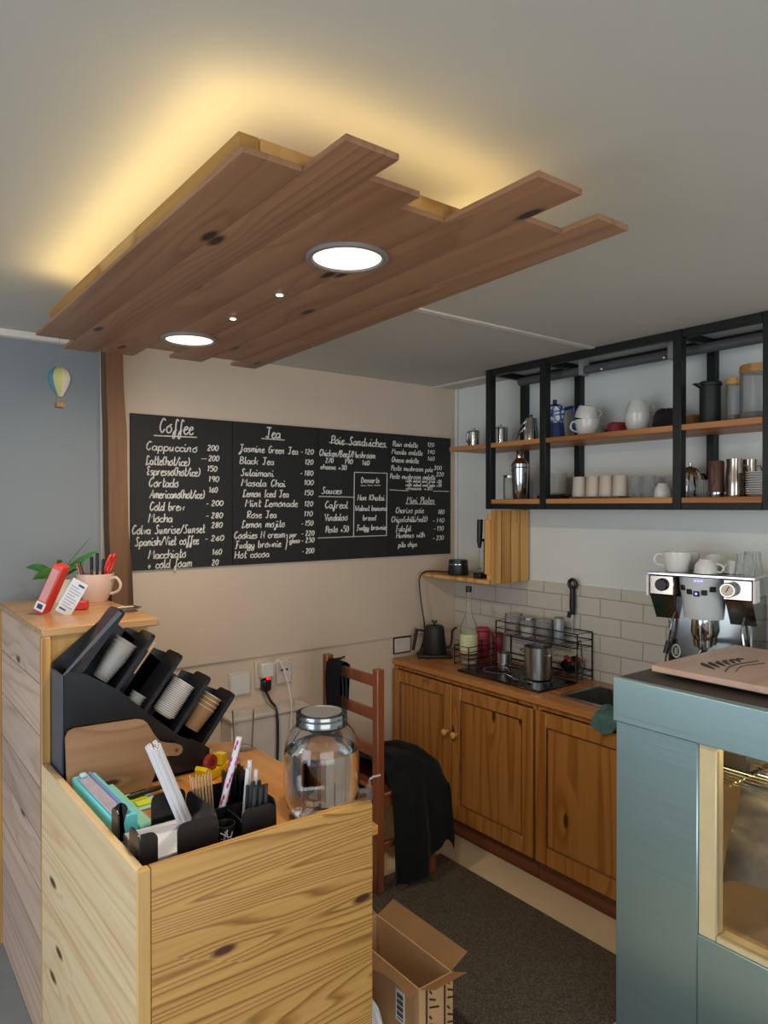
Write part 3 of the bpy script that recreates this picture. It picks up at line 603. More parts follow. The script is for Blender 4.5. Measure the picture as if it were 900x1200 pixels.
# scissors
sc_ = thing('scissors', 'red handled scissors standing in the blush cup', 'scissors', CP+scr(.014, -.008, .012), rot=vrot(0, scr(.22, -.02, .62)))
for s_ in (-1, 1):
    MB().box(-.003+s_*.006, .003+s_*.006, -.001, .001, .0, .1, .0005).build('blade', 'steel', sc_)
    ring = [(s_*.016+.014*math.cos(a), 0, .155+.036*math.sin(a)) for a in [2*PI*k/20 for k in range(20)]]
    MB().tube(ring, .0055, 8, True).tube([(s_*.006, 0, .098), (s_*.012, 0, .125)], .006, 8).build('finger_loop', 'red', sc_)
top('wooden_spatula', MB().prism(rrect(-.012, .012, 0, .17, .008), 'y', -.003, .003), 'brown', 'flat brown stick standing in the blush cup behind the scissors', 'stick', CP+scr(.003, .037, .014), rot=vrot(0, scr(.2, .02, .6)))
t = thing('tag_stick', 'dark stick with pale tan tag leaning in the blush cup', 'stick', CP+scr(-.01, -.03, .012), rot=vrot(0, scr(-.17, -.02, .6)))
MB().box(-.012, .012, -.005, .005, 0, .16, .003).build('stick', 'brown', t); MB().box(-.013, .013, -.0085, -.0055, .07, .155, .002).build('tan_tag', 'tan_tag', t)
for i, (r_, l_, ln) in enumerate([(-.008, .17, -.02), (.012, .185, .0), (.034, .16, .02)]):
    t = thing('marker_pen', ['black marker pen in the middle of the blush cup', 'tall black marker pen in the blush cup, its cap the highest', 'short black marker pen in the blush cup nearest its handle'][i], 'pen', CP+scr(r_-.01, .010, .012), rot=vrot(0, scr(ln, .02, 1)), group='pens in the blush cup')
    MB().lathe([(0, 0), (.006, .003), (.006, l_*.7), (0, l_*.7)], 12).build('barrel', 'brown' if i == 0 else 'black_plastic', t); MB().lathe([(0, l_*.7), (.0068, l_*.7), (.006, l_), (0, l_+.002)], 12).build('cap', 'black_plastic', t)
# red card box leaning, leaflet, red box lying
t = thing('red_card_box', 'tall red box leaning open beside the plant, white label at its foot', 'box', Vector((.575, 2.80, CT+.0085)), rot=(0, math.radians(25), -YAW-.05))
MB().box(-.019, .019, -.03, .03, .0, .185, .003).build('box_body', 'red', t); MB().box(-.015, .013, -.0318, -.0302, .045, .17, .0005).build('clear_window', plain('dusty_pink_window', 'c98078', .3), t)
MB().box(-.018, .018, -.032, -.0302, .008, .04, .0005).build('white_label', 'paper', t); MB().box(-.01, .01, -.0326, -.0321, .015, .033).build('label_print', 'ink', t)
t = thing('leaflet_stand', 'white printed leaflet leaning in front of the red boxes', 'leaflet', Vector((.63, 2.735, CT+.001)), rot=(0, math.radians(30), -YAW))
MB().box(-.03, .03, -.0015, .0015, .0, .135, .0008).build('leaflet_sheet', 'paper', t)
m = MB()
for i in range(8): m.box(-.022, .022-.012*(i % 3 == 1), -.0022, -.0016, .03+i*.011, .033+i*.011)
m.build('printed_lines', 'grey_ink', t); MB().box(.0, .024, -.0022, -.0016, .118, .125).box(-.022, .004, -.0022, -.0016, .014, .02).build('printed_heading', 'ink', t)
top('red_box', MB().box(-.045, .045, -.022, .022, 0, .032, .003), 'red', 'small red box lying flat between leaflet and blush cup', 'box', (.70, 2.84, CT), -YAW+.1)
t = thing('coaster_stack', 'fan of dark printed cards lying near the counter edge', 'cards', (.815, 2.66, CT))
for i in range(4):
    MB().box(-.045, .045, -.03, .03, .004*i, .004*i+.0035, .001, Matrix.Translation((.008*i, .004*i, 0)) @ Matrix.Rotation(.12*i-.2, 4, 'Z')).build('card', plain('dark_card_%d' % i, ['6b5356', '54403f', '7a6264', '4c3a3a'][i], .4), t)
MB().tube([(.03*math.cos(a)+.02, .012*math.sin(a)+.012, .0158) for a in [2*PI*k/20 for k in range(20)]], .0015, 4, True).build('printed_oval', 'tan', t)

# ---- cup and lid organizer
og = thing('cup_organizer', 'black tiered rack holding cups and lids on its slanted shelves', 'cup rack', (.8, 2.385, TZ))
PROF = None
Y0, Y1 = 2.32, 2.44
u = Vector((-.55, 0, -.84)).normalized(); u = Vector((-.606, 0, -.795))  # down-left along the shelves
dv = [(.728, 1.427), (.828, 1.341), (.922, 1.261), (1.024, 1.170), (1.115, 1.098)]   # top ends (X,Z)
def slab(name, x, z, L_, t_, mat='black_acrylic', y0=Y0, y1=Y1, parent=og, rad=.02):
    # a plate hanging from (x,z) down along u; rounded top corners
    nrm = Vector((u.z, 0, -u.x)); pts = rrect(y0, y1, 0, L_, rad, 4, (0, 0, 0, 0))
    pl_ = [(y0, L_), (y1, L_)] + [(y1-rad+rad*math.cos(a), rad-rad*math.sin(a)) for a in [i*PI/8 for i in range(5)]] + [(y0+rad-rad*math.sin(a), rad-rad*math.cos(a)) for a in [i*PI/8 for i in range(5)]]
    b = MB(); A = [b.bm.verts.new((x+u.x*q, y, z+u.z*q)) for y, q in pl_]; B = [b.bm.verts.new((x+u.x*q+nrm.x*t_, y, z+u.z*q+nrm.z*t_)) for y, q in pl_]
    b.bm.faces.new(A); b.bm.faces.new(list(reversed(B)))
    for k in range(len(A)): b.bm.faces.new((A[k], A[k-1], B[k-1], B[k]))
    return b.build(name, mat, parent, True)
for i, (x, z) in enumerate(dv):
    L_ = [.24, .27, .27, .25, .20][i]; slab('shelf_plate', x, z, L_, .014 if i else .02)
    if i:
        n_ = Vector((-.795, 0, .606)); c0 = Vector((x, 0, z))-Vector((n_.x, 0, n_.z))*.0; c1 = c0+n_*.062; q_ = .012
        MB().prism([(c0.x+u.x*q_, c0.z+u.z*q_), (c1.x+u.x*(q_+.012), c1.z+u.z*(q_+.012)), (c1.x+u.x*.26, c1.z+u.z*.26), (c0.x+u.x*.26, c0.z+u.z*.26)], 'y', Y1-.004, Y1+.002, bev=.002).build('back_tab', 'black_acrylic', og, True)
front = [(.535, .862), (.535, 1.25), (.555, 1.262), (.604, 1.246), (.703, 1.180), (.802, 1.085), (.907, .99), (.985, .95), (1.01, .93), (1.01, .862)]
MB().prism(front, 'y', Y0-.006, Y0+.004).build('front_panel', 'black_acrylic', og, True)
MB().prism([(.53, TZ), (.53, 1.27), (.7, 1.41), (1.03, 1.08), (1.09, 1.05), (1.02, TZ)], 'y', Y1-.004, Y1+.004).build('back_panel', 'black_acrylic', og, True)
MB().box(.529, .537, Y0-.006, Y1+.004, TZ, 1.25).build('side_panel', plain('slate_grey_acrylic', '4b5260', .35), og, True)
MB().box(.529, 1.03, Y0-.006, Y1+.004, TZ, TZ+.01).build('base_plate', 'black_acrylic', og, True)
MB().prism([(.530, 1.251), (.548, 1.262), (.712, 1.428), (.700, 1.436)], 'y', Y0-.012, Y0-.0065).build('edge_strip', plain('slate_edge', '5a606c', .4), og, True)
def along(x, z, q, off): # point: down the shelf by q, off perpendicular (towards upper left)
    n_ = Vector((-.795, 0, .606)); return Vector((x+u.x*q+n_.x*off, (Y0+Y1)/2, z+u.z*q+n_.z*off))
up = -u; rotu = up.to_track_quat('Z', 'Y').to_euler()
def stack(n, r0, r1, h, pitch, x, z, q, off, mat, label, name, rim=None, group=None, flip=False, label_fn=None, yo=0., coldiv=None):
    for k in range(n):
        p = along(x, z, q, off)+up*(pitch*k); p.y += yo
        b = MB().shell([(r0, 0), (r1, h)] if not flip else [(r1, 0), (r0, h)], .001, 20)
        o = top(name, b, mat, label_fn(k) if label_fn else label, 'cup', p, group=group, rot=rotu)
        zz = h if not flip else 0
        MB().tube([((r1+.0012)*math.cos(a), (r1+.0012)*math.sin(a), zz) for a in [2*PI*i/20 for i in range(20)]], .0014, 5, True).build('rim', rim or mat, o)
stack(5, .026, .037, .085, .014, .828, 1.341, .205, .0585, 'cupplastic', 'clear plastic cup nested in the stack in the rack\'s uppermost slot', 'plastic_cup', 'cupplastic', 'clear cups in the rack', yo=-.015)
stack(3, .018, .026, .03, .012, .922, 1.261, .23, .046, 'cupplastic', 'tiny clear plastic cup in the rack slot below the big clear cups', 'plastic_cup', None, 'tiny clear cups in the rack', yo=-.03)
stack(18, .030, .040, .010, .0068, 1.024, 1.170, .185, .062, 'tan', 'white paper cup in the tight ribbed stack in the rack', 'paper_cup', 'paper', 'white paper cups in the rack', yo=-.012)
stack(4, .028, .038, .085, .015, 1.115, 1.098, .175, .057, 'kraft', 'brown kraft paper cup nested in the lowest rack slot', 'paper_cup', 'tan', 'kraft cups in the rack', yo=-.012)
top('wooden_stick', MB().box(-.004, .004, -.003, .003, 0, .12, .001), 'stirrer', 'pale wooden stick in the rack slot with the tiny clear cups', 'stick', along(.872, 1.312, .14, .02), rot=rotu)

# chopping board leaning on the rack
cb2 = [(.245, .0), (.262, .03), (.275, .07), (.285, .088), (.31, .088), (.345, .082), (.358, .088), (.363, .10), (.358, .113), (.345, .12), (.31, .13), (.288, .140), (.270, .165), (.250, .205), (.236, .218), (.215, .224), (.025, .230), (.008, .224), (0, .206), (0, 0)]
m = MB(); m.prism(cb2, 'y', -.006, .006)
cbo = top('chopping_board', m, 'chop', 'wooden chopping board with handle leaning against the cup rack', 'chopping board', (.536, 2.268, TZ+.002), rot=(math.radians(-8), 0, 0))
MB().lathe([(0, 0), (.006, 0), (.006, .001), (0, .001)], 14, mat=Matrix.Translation((.342, -.0062, .101)) @ Matrix.Rotation(PI/2, 4, 'X')).build('hanging_hole', 'brown', cbo)

# teal cling film box along the side panel
tl = thing('cling_film_box', 'teal cling film box lying along the pine side panel', 'film box', (.580, 2.066, TZ), rz=math.radians(1.3))
MB().box(-.032, .036, -.184, .184, 0, .098, .003).build('carton', 'teal', tl); MB().box(-.026, .022, -.175, .16, .0982, .104, .002).build('clear_lid', 'film', tl)
MB().box(.008, .018, -.178, .17, .1042, .109, .002).build('cutter_strip', 'film_blue', tl); MB().box(-.02, .0, .135, .158, .1042, .116, .004).build('slider', 'skyblue', tl)
top('mint_box', MB().box(-.02, .02, -.175, .175, 0, .055, .003), 'mint', 'mint green carton behind the teal cling film box', 'box', (.645, 2.062, TZ), math.radians(1.3))
nt_ = thing('sticky_notes', 'yellow-green and pale blue sticky note pad beneath the black pen', 'notes', (.72, 2.185, TZ), rz=.1)
MB().box(-.045, .05, -.07, .06, 0, .004, .001).build('blue_sheet', 'skyblue', nt_); MB().box(-.05, .03, -.005, .055, .0042, .01, .001).build('lime_pad', 'lime', nt_); MB().box(-.02, .03, -.05, -.012, .0042, .009, .001).build('lime_pad', 'lime', nt_)
pn = thing('black_pen', 'black pen lying across the sticky notes', 'pen', (.678, 2.19, TZ+.0195), rot=(PI/2, 0, math.radians(98)))
MB().lathe([(0, 0), (.004, .004), (.008, .03), (.008, .1), (.006, .135), (0, .137)], 12).build('barrel', 'black_plastic', pn); MB().box(-.002, .002, .0078, .0105, .02, .07, .0005).build('clip', 'black_plastic', pn)
td = thing('tape_dispenser', 'yellow tape dispenser with a red roll, by the chopping board', 'tape dispenser', (.99, 2.245, TZ), rz=math.radians(30))
MB().prism([(-.062, 0), (.058, 0), (.066, .012), (.062, .036), (.03, .024), (-.028, .026), (-.058, .05), (-.066, .04)], 'y', -.024, .024, bev=.003).build('dispenser_body', 'yellow', td)
MB().prism([(.024, .03), (.06, .034), (.062, .062), (.03, .066)], 'y', -.018, .018, bev=.002).build('cutter_block', 'yellow', td)
MB().lathe([(.012, -.009), (.028, -.009), (.028, .009), (.012, .009)], 28, closed=True, mat=Matrix.Translation((-.012, 0, .048)) @ Matrix.Rotation(PI/2, 4, 'X')).build('tape_roll', 'darkred', td)

# napkin and straw caddy
cz = TZ
ca = thing('napkin_caddy', 'black acrylic napkin and straw caddy at the front of the box counter', 'caddy', (.75, 1.82, cz))
def wallx(y, x0, x1, h, r=.02, nm='wall_panel', cr=(0, 0, 1, 1)): return MB().prism(rrect(x0, x1, cz, cz+h, r, 4, cr), 'y', y, y+.004).build(nm, 'black_acrylic', ca, True)
def wally(x, y0, y1, h, r=.02, nm='wall_panel', cr=(0, 0, 1, 1)): return MB().prism(rrect(y0, y1, cz, cz+h, r, 4, cr), 'x', x, x+.004).build(nm, 'black_acrylic', ca, True)
HC = .141
wally(.547, 1.812, 1.868, HC); wally(.547, 1.657, 1.727, HC)
wallx(1.655, .5515, .592, HC, cr=(0, 0, 1, 0)); wallx(1.655, .64, .7445, HC)
wallx(1.866, .5515, .588, HC); wallx(1.866, .65, .7445, HC)
wally(.745, 1.6595, 1.8655, HC, .04)
MB().box(.547, .912, 1.655, 1.87, cz, cz+.004).build('base_plate', 'black_acrylic', ca, True)
wallx(1.866, .7495, .9055, .128); wally(.906, 1.655, 1.87, .135); wallx(1.655, .812, .9055, .13); wally(.814, 1.66, 1.768, .10); wallx(1.77, .7495, .9055, .10)
m = MB()
for i in range(9):
    r0 = lambda: random.uniform(-.006, .006)
    m.box(.566+r0(), .732+r0(), 1.672+r0()*.5, 1.85+r0()*.5, .005+i*.0072, .0108+i*.0072, .001, Matrix.Translation((0, 0, cz)))
np_ = top('napkin_pile', m, 'paper', 'white paper napkins piled in the black caddy', 'napkins'); 
# printed cup (black and white stripes) inside the caddy front opening
pc = thing('zebra_cup', 'black cup with white line pattern standing in the caddy front', 'cup', (.781, 1.692, cz+.005))
MB().shell([(.018, 0), (.026, .088)], .002, 24).build('cup_body', 'black_plastic', pc)
m = MB()
for k in range(10):
    a0 = -PI*.95+k*.19; zz = [.01+.075*random.random(), .01+.075*random.random()]
    pts = [((.0185+.0085*z/.088+.0006)*math.cos(a0+.12*j), (.0185+.0085*z/.088+.0006)*math.sin(a0+.12*j), z) for j, z in enumerate([zz[0], (zz[0]+zz[1])/2, zz[1]])]
    m.tube(pts, .0013, 4)
for k in range(4):
    z = .02+.016*k; m.tube([((.0185+.0085*z/.088+.0006)*math.cos(a), (.0185+.0085*z/.088+.0006)*math.sin(a), z+.006*math.sin(a*3+k)) for a in [-PI*.8+.1*i for i in range(12)]], .0012, 4)
m.build('line_pattern', 'paper', pc)
def straw(name, label, p, tip, r, mat, group, cat='straw', seg=8, cap=None):
    p = Vector(p); d = Vector(tip)-p; o = top(name, MB().lathe([(r*.7, 0), (r, 0), (r, d.length), (r*.7, d.length)], seg, closed=True) if mat != 'stirrer' else MB().box(-.0028, .0028, -.0011, .0011, 0, d.length, .0006), mat, label, cat, p, group=group, rot=d.to_track_quat('Z', 'Y').to_euler()); return o, d.length
for k in range(7):
    a = k*2*PI/7; straw('wrapped_straw', 'white paper-wrapped straw leaning left out of the caddy', (.715+.0142*math.cos(a), 1.80+.0142*math.sin(a), cz+.08), (.602+.0136*math.cos(a)+.012, 1.75+.0146*math.sin(a), 1.172+.006*math.sin(k*2)), .0058, 'paper', 'wrapped straws in the caddy')
for k in range(14):
    straw('coffee_stirrer', 'flat wooden coffee stirrer standing in the caddy', (.768+.0085*(k % 7), 1.842+.014*(k//7)+.002*(k % 3), cz+.006), (.762+.0092*(k % 7)-.006, 1.85+.014*(k//7), 1.022+.008*random.random()), .003, 'stirrer', 'wooden stirrers in the caddy', 'stirrer')
for k in range(12):
    a, b = k % 4, k//4; straw('plastic_straw', 'grey translucent straw standing in the caddy\'s middle', (.845+.014*a, 1.80+.018*b, cz+.006), (.845+.016*a, 1.804+.02*b, 1.03+.014*random.random()), .0055, 'clear_straw', 'translucent straws in the caddy')
for k in range(9):
    a, b = k % 3, k//3; straw('dark_straw', 'black straw standing in the caddy\'s corner compartment', (.848+.016*a, 1.675+.018*b, cz+.006), (.855+.017*a, 1.672+.02*b, 1.025+.01*random.random()), .0055, plain('smoky_straw', '3c3c3f', .3) if k == 0 else bpy.data.materials['smoky_straw'], 'black straws in the caddy')
o, l = straw('spotted_straw', 'pink spotted paper straw, the tallest in the caddy', (.79, 1.786, cz+.006), (.866, 1.784, 1.135), .0085, 'paper', None, seg=12)
m = MB()
for k in range(9):
    z = .10+.02*k; a = k*2.4
    for j in range(3): m.ball((.0083*math.cos(a+j*2.1), .0083*math.sin(a+j*2.1), z+.006*j), .0062, (.5, .5, 1.2), 8, 6)
m.build('printed_spots', 'magenta', o)
for k in range(3):
    o, l = straw('white_straw', ['white straw with dark stripe leaning right in the caddy', 'plain white straw between the striped and the pink straw', 'plain white straw at the back of the corner compartment'][k], (.852+.016*k, 1.741+.0128*(k == 1), cz+.006), (.870+.012*k, 1.741+.0128*(k == 1), [1.06, 1.075, 1.05][k]), .006, 'paper', 'white straws in the caddy')
    if k == 0: MB().box(-.001, .001, -.0066, -.0058, .02, l).build('dark_stripe', 'ink', o)

# clear tumbler behind
top('clear_tumbler', MB().shell([(.034, 0), (.036, .004), (.042, .145)], .002, 28), 'tglass', 'empty clear tumbler on the table below the sockets', 'glass', (1.195, 2.43, TZ))
# black strap wire ring near straw
# ---- water dispenser jar
jr = thing('water_jar', 'big glass jar dispenser half full of water on the table edge', 'jar', (1.128, 1.775, TZ))
outer = [(.078, 0), (.088, .006), (.104, .03), (.112, .075), (.113, .17), (.110, .21), (.098, .24), (.080, .262), (.070, .272), (.0685, .292)]
inner = [(.0655, .292), (.067, .272), (.077, .259), (.094, .237), (.106, .208), (.109, .17), (.108, .075), (.100, .032), (.085, .011), (.0, .011)]
MB().lathe([(0, 0)]+outer+inner, 48).build('jar_glass', 'glass', jr)
MB().lathe([(0, .0115), (.0845, .0115), (.0995, .0325), (.1075, .075), (.1085, .17), (.1075, .194), (.1065, .196), (0, .1955)], 48).build('water', 'water', jr)
MB().lathe([(0, .298), (.058, .298), (.060, .301), (.070, .301), (.073, .297), (.0735, .262), (.076, .262), (.076, .303), (.073, .308), (.062, .308), (.060, .303), (0, .303)][:4]+[(.075, .301), (.0765, .296), (.0765, .29), (.0745, .288), (.0765, .284), (.0765, .268), (.0745, .266), (.0745, .264), (.0715, .264), (.0715, .296), (0, .2965)], 48).build('lid_ring', 'dark_chrome', jr)
MB().lathe([(0, .3), (.058, .3), (.0605, .302), (.0605, .3045), (.057, .3045), (.055, .3025), (0, .3025)], 40).build('lid_disc', plain('lid_inset', '8a8884', .45, .5), jr)
# raised bands on the glass
for a0 in (2.6, 3.3, 4.2):
    pass
sp = Matrix.Translation((0, 0, 0)) @ Matrix.Rotation(-.55, 4, 'Z')
MB().tube([(.107, 0, .06), (.138, 0, .06)], .008, 12, mat=sp).lathe([(.010, .03), (.010, .072), (.007, .078)], 14, (.142, 0, 0), mat=sp).build('tap_body', 'tglass', jr)
MB().tube(spline([(.142, 0, .078), (.145, 0, .094), (.156, 0, .102), (.176, 0, .106)], 4), .004, 8, mat=sp).build('tap_lever', 'chrome', jr)

# ================================================================== sockets and white box on the back wall
def socket(name, label, x, z, wd, hh):
    t = thing(name, label, 'socket', (x, BY-.001, z)); MB().box(-wd/2, wd/2, -.014, 0, -hh/2, hh/2, .004).build('face_plate', 'socket', t); return t
s = socket('wall_socket', 'white socket plate by the cup rack, below the wall sheet', 1.60, .87, .12, .12)
MB().box(-.05, .05, -.0155, -.0142, -.05, .05, .002).build('rocker_switch', 'white', s)
s = socket('wall_socket', 'white socket plate with the glowing red charger plugged in', 1.735, .90, .10, .14)
s = socket('wall_socket', 'white socket plate right of the red-lit charger', 1.855, .895, .09, .12)
MB().lathe([(0, 0), (.006, 0), (.006, .002), (0, .002)], 10, mat=Matrix.Translation((-.015, -.0145, .012)) @ Matrix.Rotation(PI/2, 4, 'X')).lathe([(0, 0), (.006, 0), (.006, .002), (0, .002)], 10, mat=Matrix.Translation((.015, -.0145, .012)) @ Matrix.Rotation(PI/2, 4, 'X')).build('pin_hole', 'black_plastic', s)
s = thing('plug_adapter', 'white plug adapter with red light, black plug below', 'adapter', (1.735, BY-.016, .90))
MB().box(-.036, .036, -.045, 0, -.01, .065, .006).build('adapter_body', 'white', s); MB().box(-.012, .012, -.047, -.044, -.019, -.009, .002).build('red_light', 'redled', s)
MB().box(-.026, .026, -.04, 0, -.085, -.02, .01).build('black_plug', 'black_plastic', s); MB().tube(spline([(0, -.02, -.085), (0, -.07, -.125), (0, -.132, -.16), (.004, -.137, -.3), (.0, -.137, -.42)], 5), .007, 8).build('black_cord', 'black_plastic', s)
m = MB(); m.tube(spline([(1.776, BY-.05, .955), (1.80, BY-.06, .97), (1.825, BY-.09, .88), (1.82, 3.15, .75), (1.80, 3.148, .5)], 6), .0035, 6)
top('charger_cable', m, 'white', 'thin white charger cable hanging beside the black plug', 'cable')
m = MB(); m.box(1.48, 2.0, 3.16, BY-.001, .36, .70, .008)
t = thing('wall_cabinet', 'low white metal box under the wall sockets, behind the table', 'box', (1.75, 3.2, 0)); m = MB().box(1.5, 1.93, 3.17, BY-.0215+.0205, 0, .715, .01); m.build('cabinet_body', 'socket', t, True)
MB().box(1.49, 1.94, 3.16, BY-.001, .716, .735, .004).build('cabinet_lid', 'socket', t, True)
s = socket('wall_socket', 'socket plate partly hidden behind the black kettle', 2.665, .94, .12, .085)
MB().box(-.067, .067, -.008, 0, -.05, .05, .002).build('black_surround', 'black_plastic', s)
s = thing('wall_hook', 'thin black hook strip on the wall above the chair', 'hook', (2.2, BY-.002, .915))
MB().tube(spline([(-.045, -.006, -.008), (0, -.012, 0), (.045, -.006, .01)], 4), .005, 8).build('hook_bar', 'black_metal', s); MB().box(-.02, .02, -.004, 0, -.008, .008, .001).build('hook_plate', 'black_metal', s)

# ================================================================== chair
ch = thing('ladder_back_chair', 'red-brown ladder-back wooden chair behind the box counter', 'chair', (2.13, 2.765, 0))
for y in (2.565, 2.985): MB().box(1.915, 1.957, y-.021, y+.021, .0095, 1.03, .005).build('back_post', 'chair', ch, True)
for z0, z1 in ((.945, .995), (.79, .84), (.62, .67)):
    MB().prism([(1.926, 2.587), (1.946, 2.587), (1.946, 2.963), (1.926, 2.963)], 'z', z0, z1, bev=.003).build('back_rail', 'chair', ch, True)
MB().box(1.957, 2.28, 2.545, 3.005, .44, .462, .006).build('seat', 'chair', ch, True)
for y in (2.565, 2.985): MB().box(2.235, 2.272, y-.019, y+.019, .0095, .44, .004).build('front_leg', 'chair', ch, True)
for y in (2.565, 2.985): MB().box(1.957, 2.235, y-.011, y+.011, .2, .23, .003).build('side_stretcher', 'chair', ch, True); MB().box(1.957, 2.235, y-.011, y+.011, .39, .44, .003).build('seat_rail', 'chair', ch, True)
# strap / apron over the top rail
def apron(u_, v_):
    y = 2.835+.122*v_; w_ = .008*math.sin(v_*9+u_*3)
    s_ = u_*.5
    if s_ < .24: return (1.912+w_*.5-.004*(s_ < .2), y+.01*math.sin(u_*6), .76+s_+.003)
    if s_ < .28: a = (s_-.24)/.04*PI; return (1.936-.022*math.cos(a), y, 1.003+.012*math.sin(a))
    return (1.960+w_*.4, y+.004*math.sin(u_*8), 1.003-(s_-.28))
top('apron', MB().grid(apron, 30, 10, .004), 'navy_cloth', 'navy cloth apron hung over the chair\'s top rail', 'apron', ang=80)
# apron strings
m = MB()
for y in (2.80, 2.83): m.tube(spline([(1.917, y, .965), (1.915, y-.01, .85), (1.914, y+.005, .70), (1.913, y-.01, .62)], 4), .004, 6)
m = m.tube(spline([(1.917, 2.80, .965), (1.915, 2.815, 1.003), (1.917, 2.83, .965)], 4), .004, 6)
top('apron_strings', m, 'black_cloth', 'black strings hanging from the chair\'s top rail', 'strings')
# jacket draped over the seat
def jacket(u_, v_):
    # u: around the drape from the near-side hem over the seat to the far-side hem, v: from the back post forward
    x = 1.985+.37*v_; wob = .014*math.sin(v_*11+u_*7)+.01*math.sin(v_*23+u_*3)
    prof = [(2.50, .03+.12*max(0, v_-.35)*2.2), (2.492, .16+.10*v_), (2.495, .33), (2.505, .455), (2.56, .535), (2.70, .565), (2.85, .55), (2.99, .50), (3.035, .42), (3.04, .33), (3.045, .26)]
    t_ = u_*10; i = min(int(t_), 9); f_ = t_-i; y = prof[i][0]*(1-f_)+prof[i+1][0]*f_; z = prof[i][1]*(1-f_)+prof[i+1][1]*f_
    edge = max(0, v_-.83)/.17
    z -= edge*edge*.20*(1 if .3 < u_ < .9 else .35); x -= edge*edge*.03
    return (x, y+wob, max(.012, z+wob*.4))
top('black_jacket', MB().grid(jacket, 40, 24, .010), 'black_cloth', 'black jacket draped over the chair seat, hanging near the floor', 'jacket', ang=80)

# ================================================================== kitchen run along the right wall
def cabinet(label, y0, y1, doors):
    t = thing('base_cabinet', label, 'cabinet', (2.85, (y0+y1)/2, 0), group='pine base cabinets'); X0 = 2.60
    m = MB(); m.box(X0+.022, RX-.016, y0+.001, y0+.02, .10, .838).box(X0+.022, RX-.016, y1-.02, y1-.001, .10, .838).box(RX-.03, RX-.016, y0+.02, y1-.02, .10, .838).box(X0+.022, RX-.03, y0+.02, y1-.02, .10, .12)
    m.build('carcass', 'cab', t, True)
    MB().box(X0+.004, X0+.022, y0+.001, y0+.022, .10, .838, .002).box(X0+.004, X0+.022, y1-.022, y1-.001, .10, .838, .002).box(X0+.004, X0+.022, y0+.022, y1-.022, .815, .838, .002).build('face_frame', 'cab', t, True)
    MB().box(X0+.02, X0+.035, y0+.001, y1-.001, 0, .10).build('plinth', 'plinth', t, True)
    for d0, d1, kn in doors:
        z0, z1 = .105, .812; s_ = .065
        m = MB(); m.box(X0-.018, X0+.003, d0, d0+s_, z0, z1, .003).box(X0-.018, X0+.003, d1-s_, d1, z0, z1, .003)
        m.box(X0-.018, X0+.003, d0+s_, d1-s_, z0, z0+s_+.02, .003).box(X0-.018, X0+.003, d0+s_, d1-s_, z1-s_, z1, .003)
        d = m.build('door', 'cab', t, True)
        p = MB().box(X0-.010, X0+.002, d0+s_, d1-s_, z0+s_+.02, z1-s_)
        for k in range(1, 4):
            yy = d0+s_+(d1-d0-2*s_)*k/4; 
        pm = p.build('door_panel', 'cab', t, True); pm.parent = d
        m = MB(); a, b, c_, e_ = d0+s_, d1-s_, z0+s_+.02, z1-s_
        for (p0, p1) in (((a, c_), (b, c_)), ((b, c_), (b, e_)), ((b, e_), (a, e_)), ((a, e_), (a, c_))): m.tube([(X0-.012, p0[0], p0[1]), (X0-.012, p1[0], p1[1])], .006, 6)
        mm = m.build('panel_moulding', 'plinth', t, True); mm.parent = d
        if kn:
            kb = MB().lathe([(0, 0), (.009, 0), (.008, .012), (.017, .020), (.018, .028), (.010, .034), (0, .035)], 18, mat=Matrix.Translation((X0-.018, kn, .56)) @ Matrix.Rotation(-PI/2, 4, 'Y')).build('door_knob', 'slat', t, True); kb.parent = d
    return t
cabinet('orange pine two-door base cabinet in the corner below the kettle', 2.206, 3.285, [(2.775, 3.28, 2.805), (2.214, 2.770, 2.735)])
cabinet('orange pine base cabinet below the sink, beside the steel case', 1.09, 2.204, [(1.652, 2.196, 1.69), (1.098, 1.648, None)])
WZ = .872
# worktop with sink hole
SX0, SX1, SY0, SY1 = 2.705, 2.98, 1.80, 2.13
m = MB(); m.box(2.585, SX0, .9, 3.286, .84, WZ, .004).box(SX1, RX-.015, .9, 3.286, .84, WZ).box(SX0, SX1, SY1, 3.286, .84, WZ).box(SX0, SX1, .9, SY0, .84, WZ)
top('wooden_worktop', m, 'worktop', 'orange pine worktop running along the tiled wall', 'worktop')
sk = thing('inset_sink', 'steel sink set in the worktop beside the black hob', 'sink', (2.84, 1.84, WZ))
m = MB(); r_ = .022
m.box(SX0-r_, SX1+r_, SY0-r_, SY0, WZ+.0005, WZ+.006, .002).box(SX0-r_, SX1+r_, SY1, SY1+r_, WZ+.0005, WZ+.006, .002).box(SX0-r_, SX0, SY0, SY1, WZ+.0005, WZ+.006, .002).box(SX1, SX1+r_, SY0, SY1, WZ+.0005, WZ+.006, .002)
m.build('sink_rim', 'steel', sk, True)
m = MB(); e = .002
m.box(SX0+e, SX0+e+.003, SY0+e, SY1-e, .735, WZ+.004).box(SX1-e-.003, SX1-e, SY0+e, SY1-e, .735, WZ+.004).box(SX0+e, SX1-e, SY0+e, SY0+e+.003, .735, WZ+.004).box(SX0+e, SX1-e, SY1-e-.003, SY1-e, .735, WZ+.004).box(SX0+e, SX1-e, SY0+e, SY1-e, .732, .735)
m.build('basin', 'steel', sk, True)
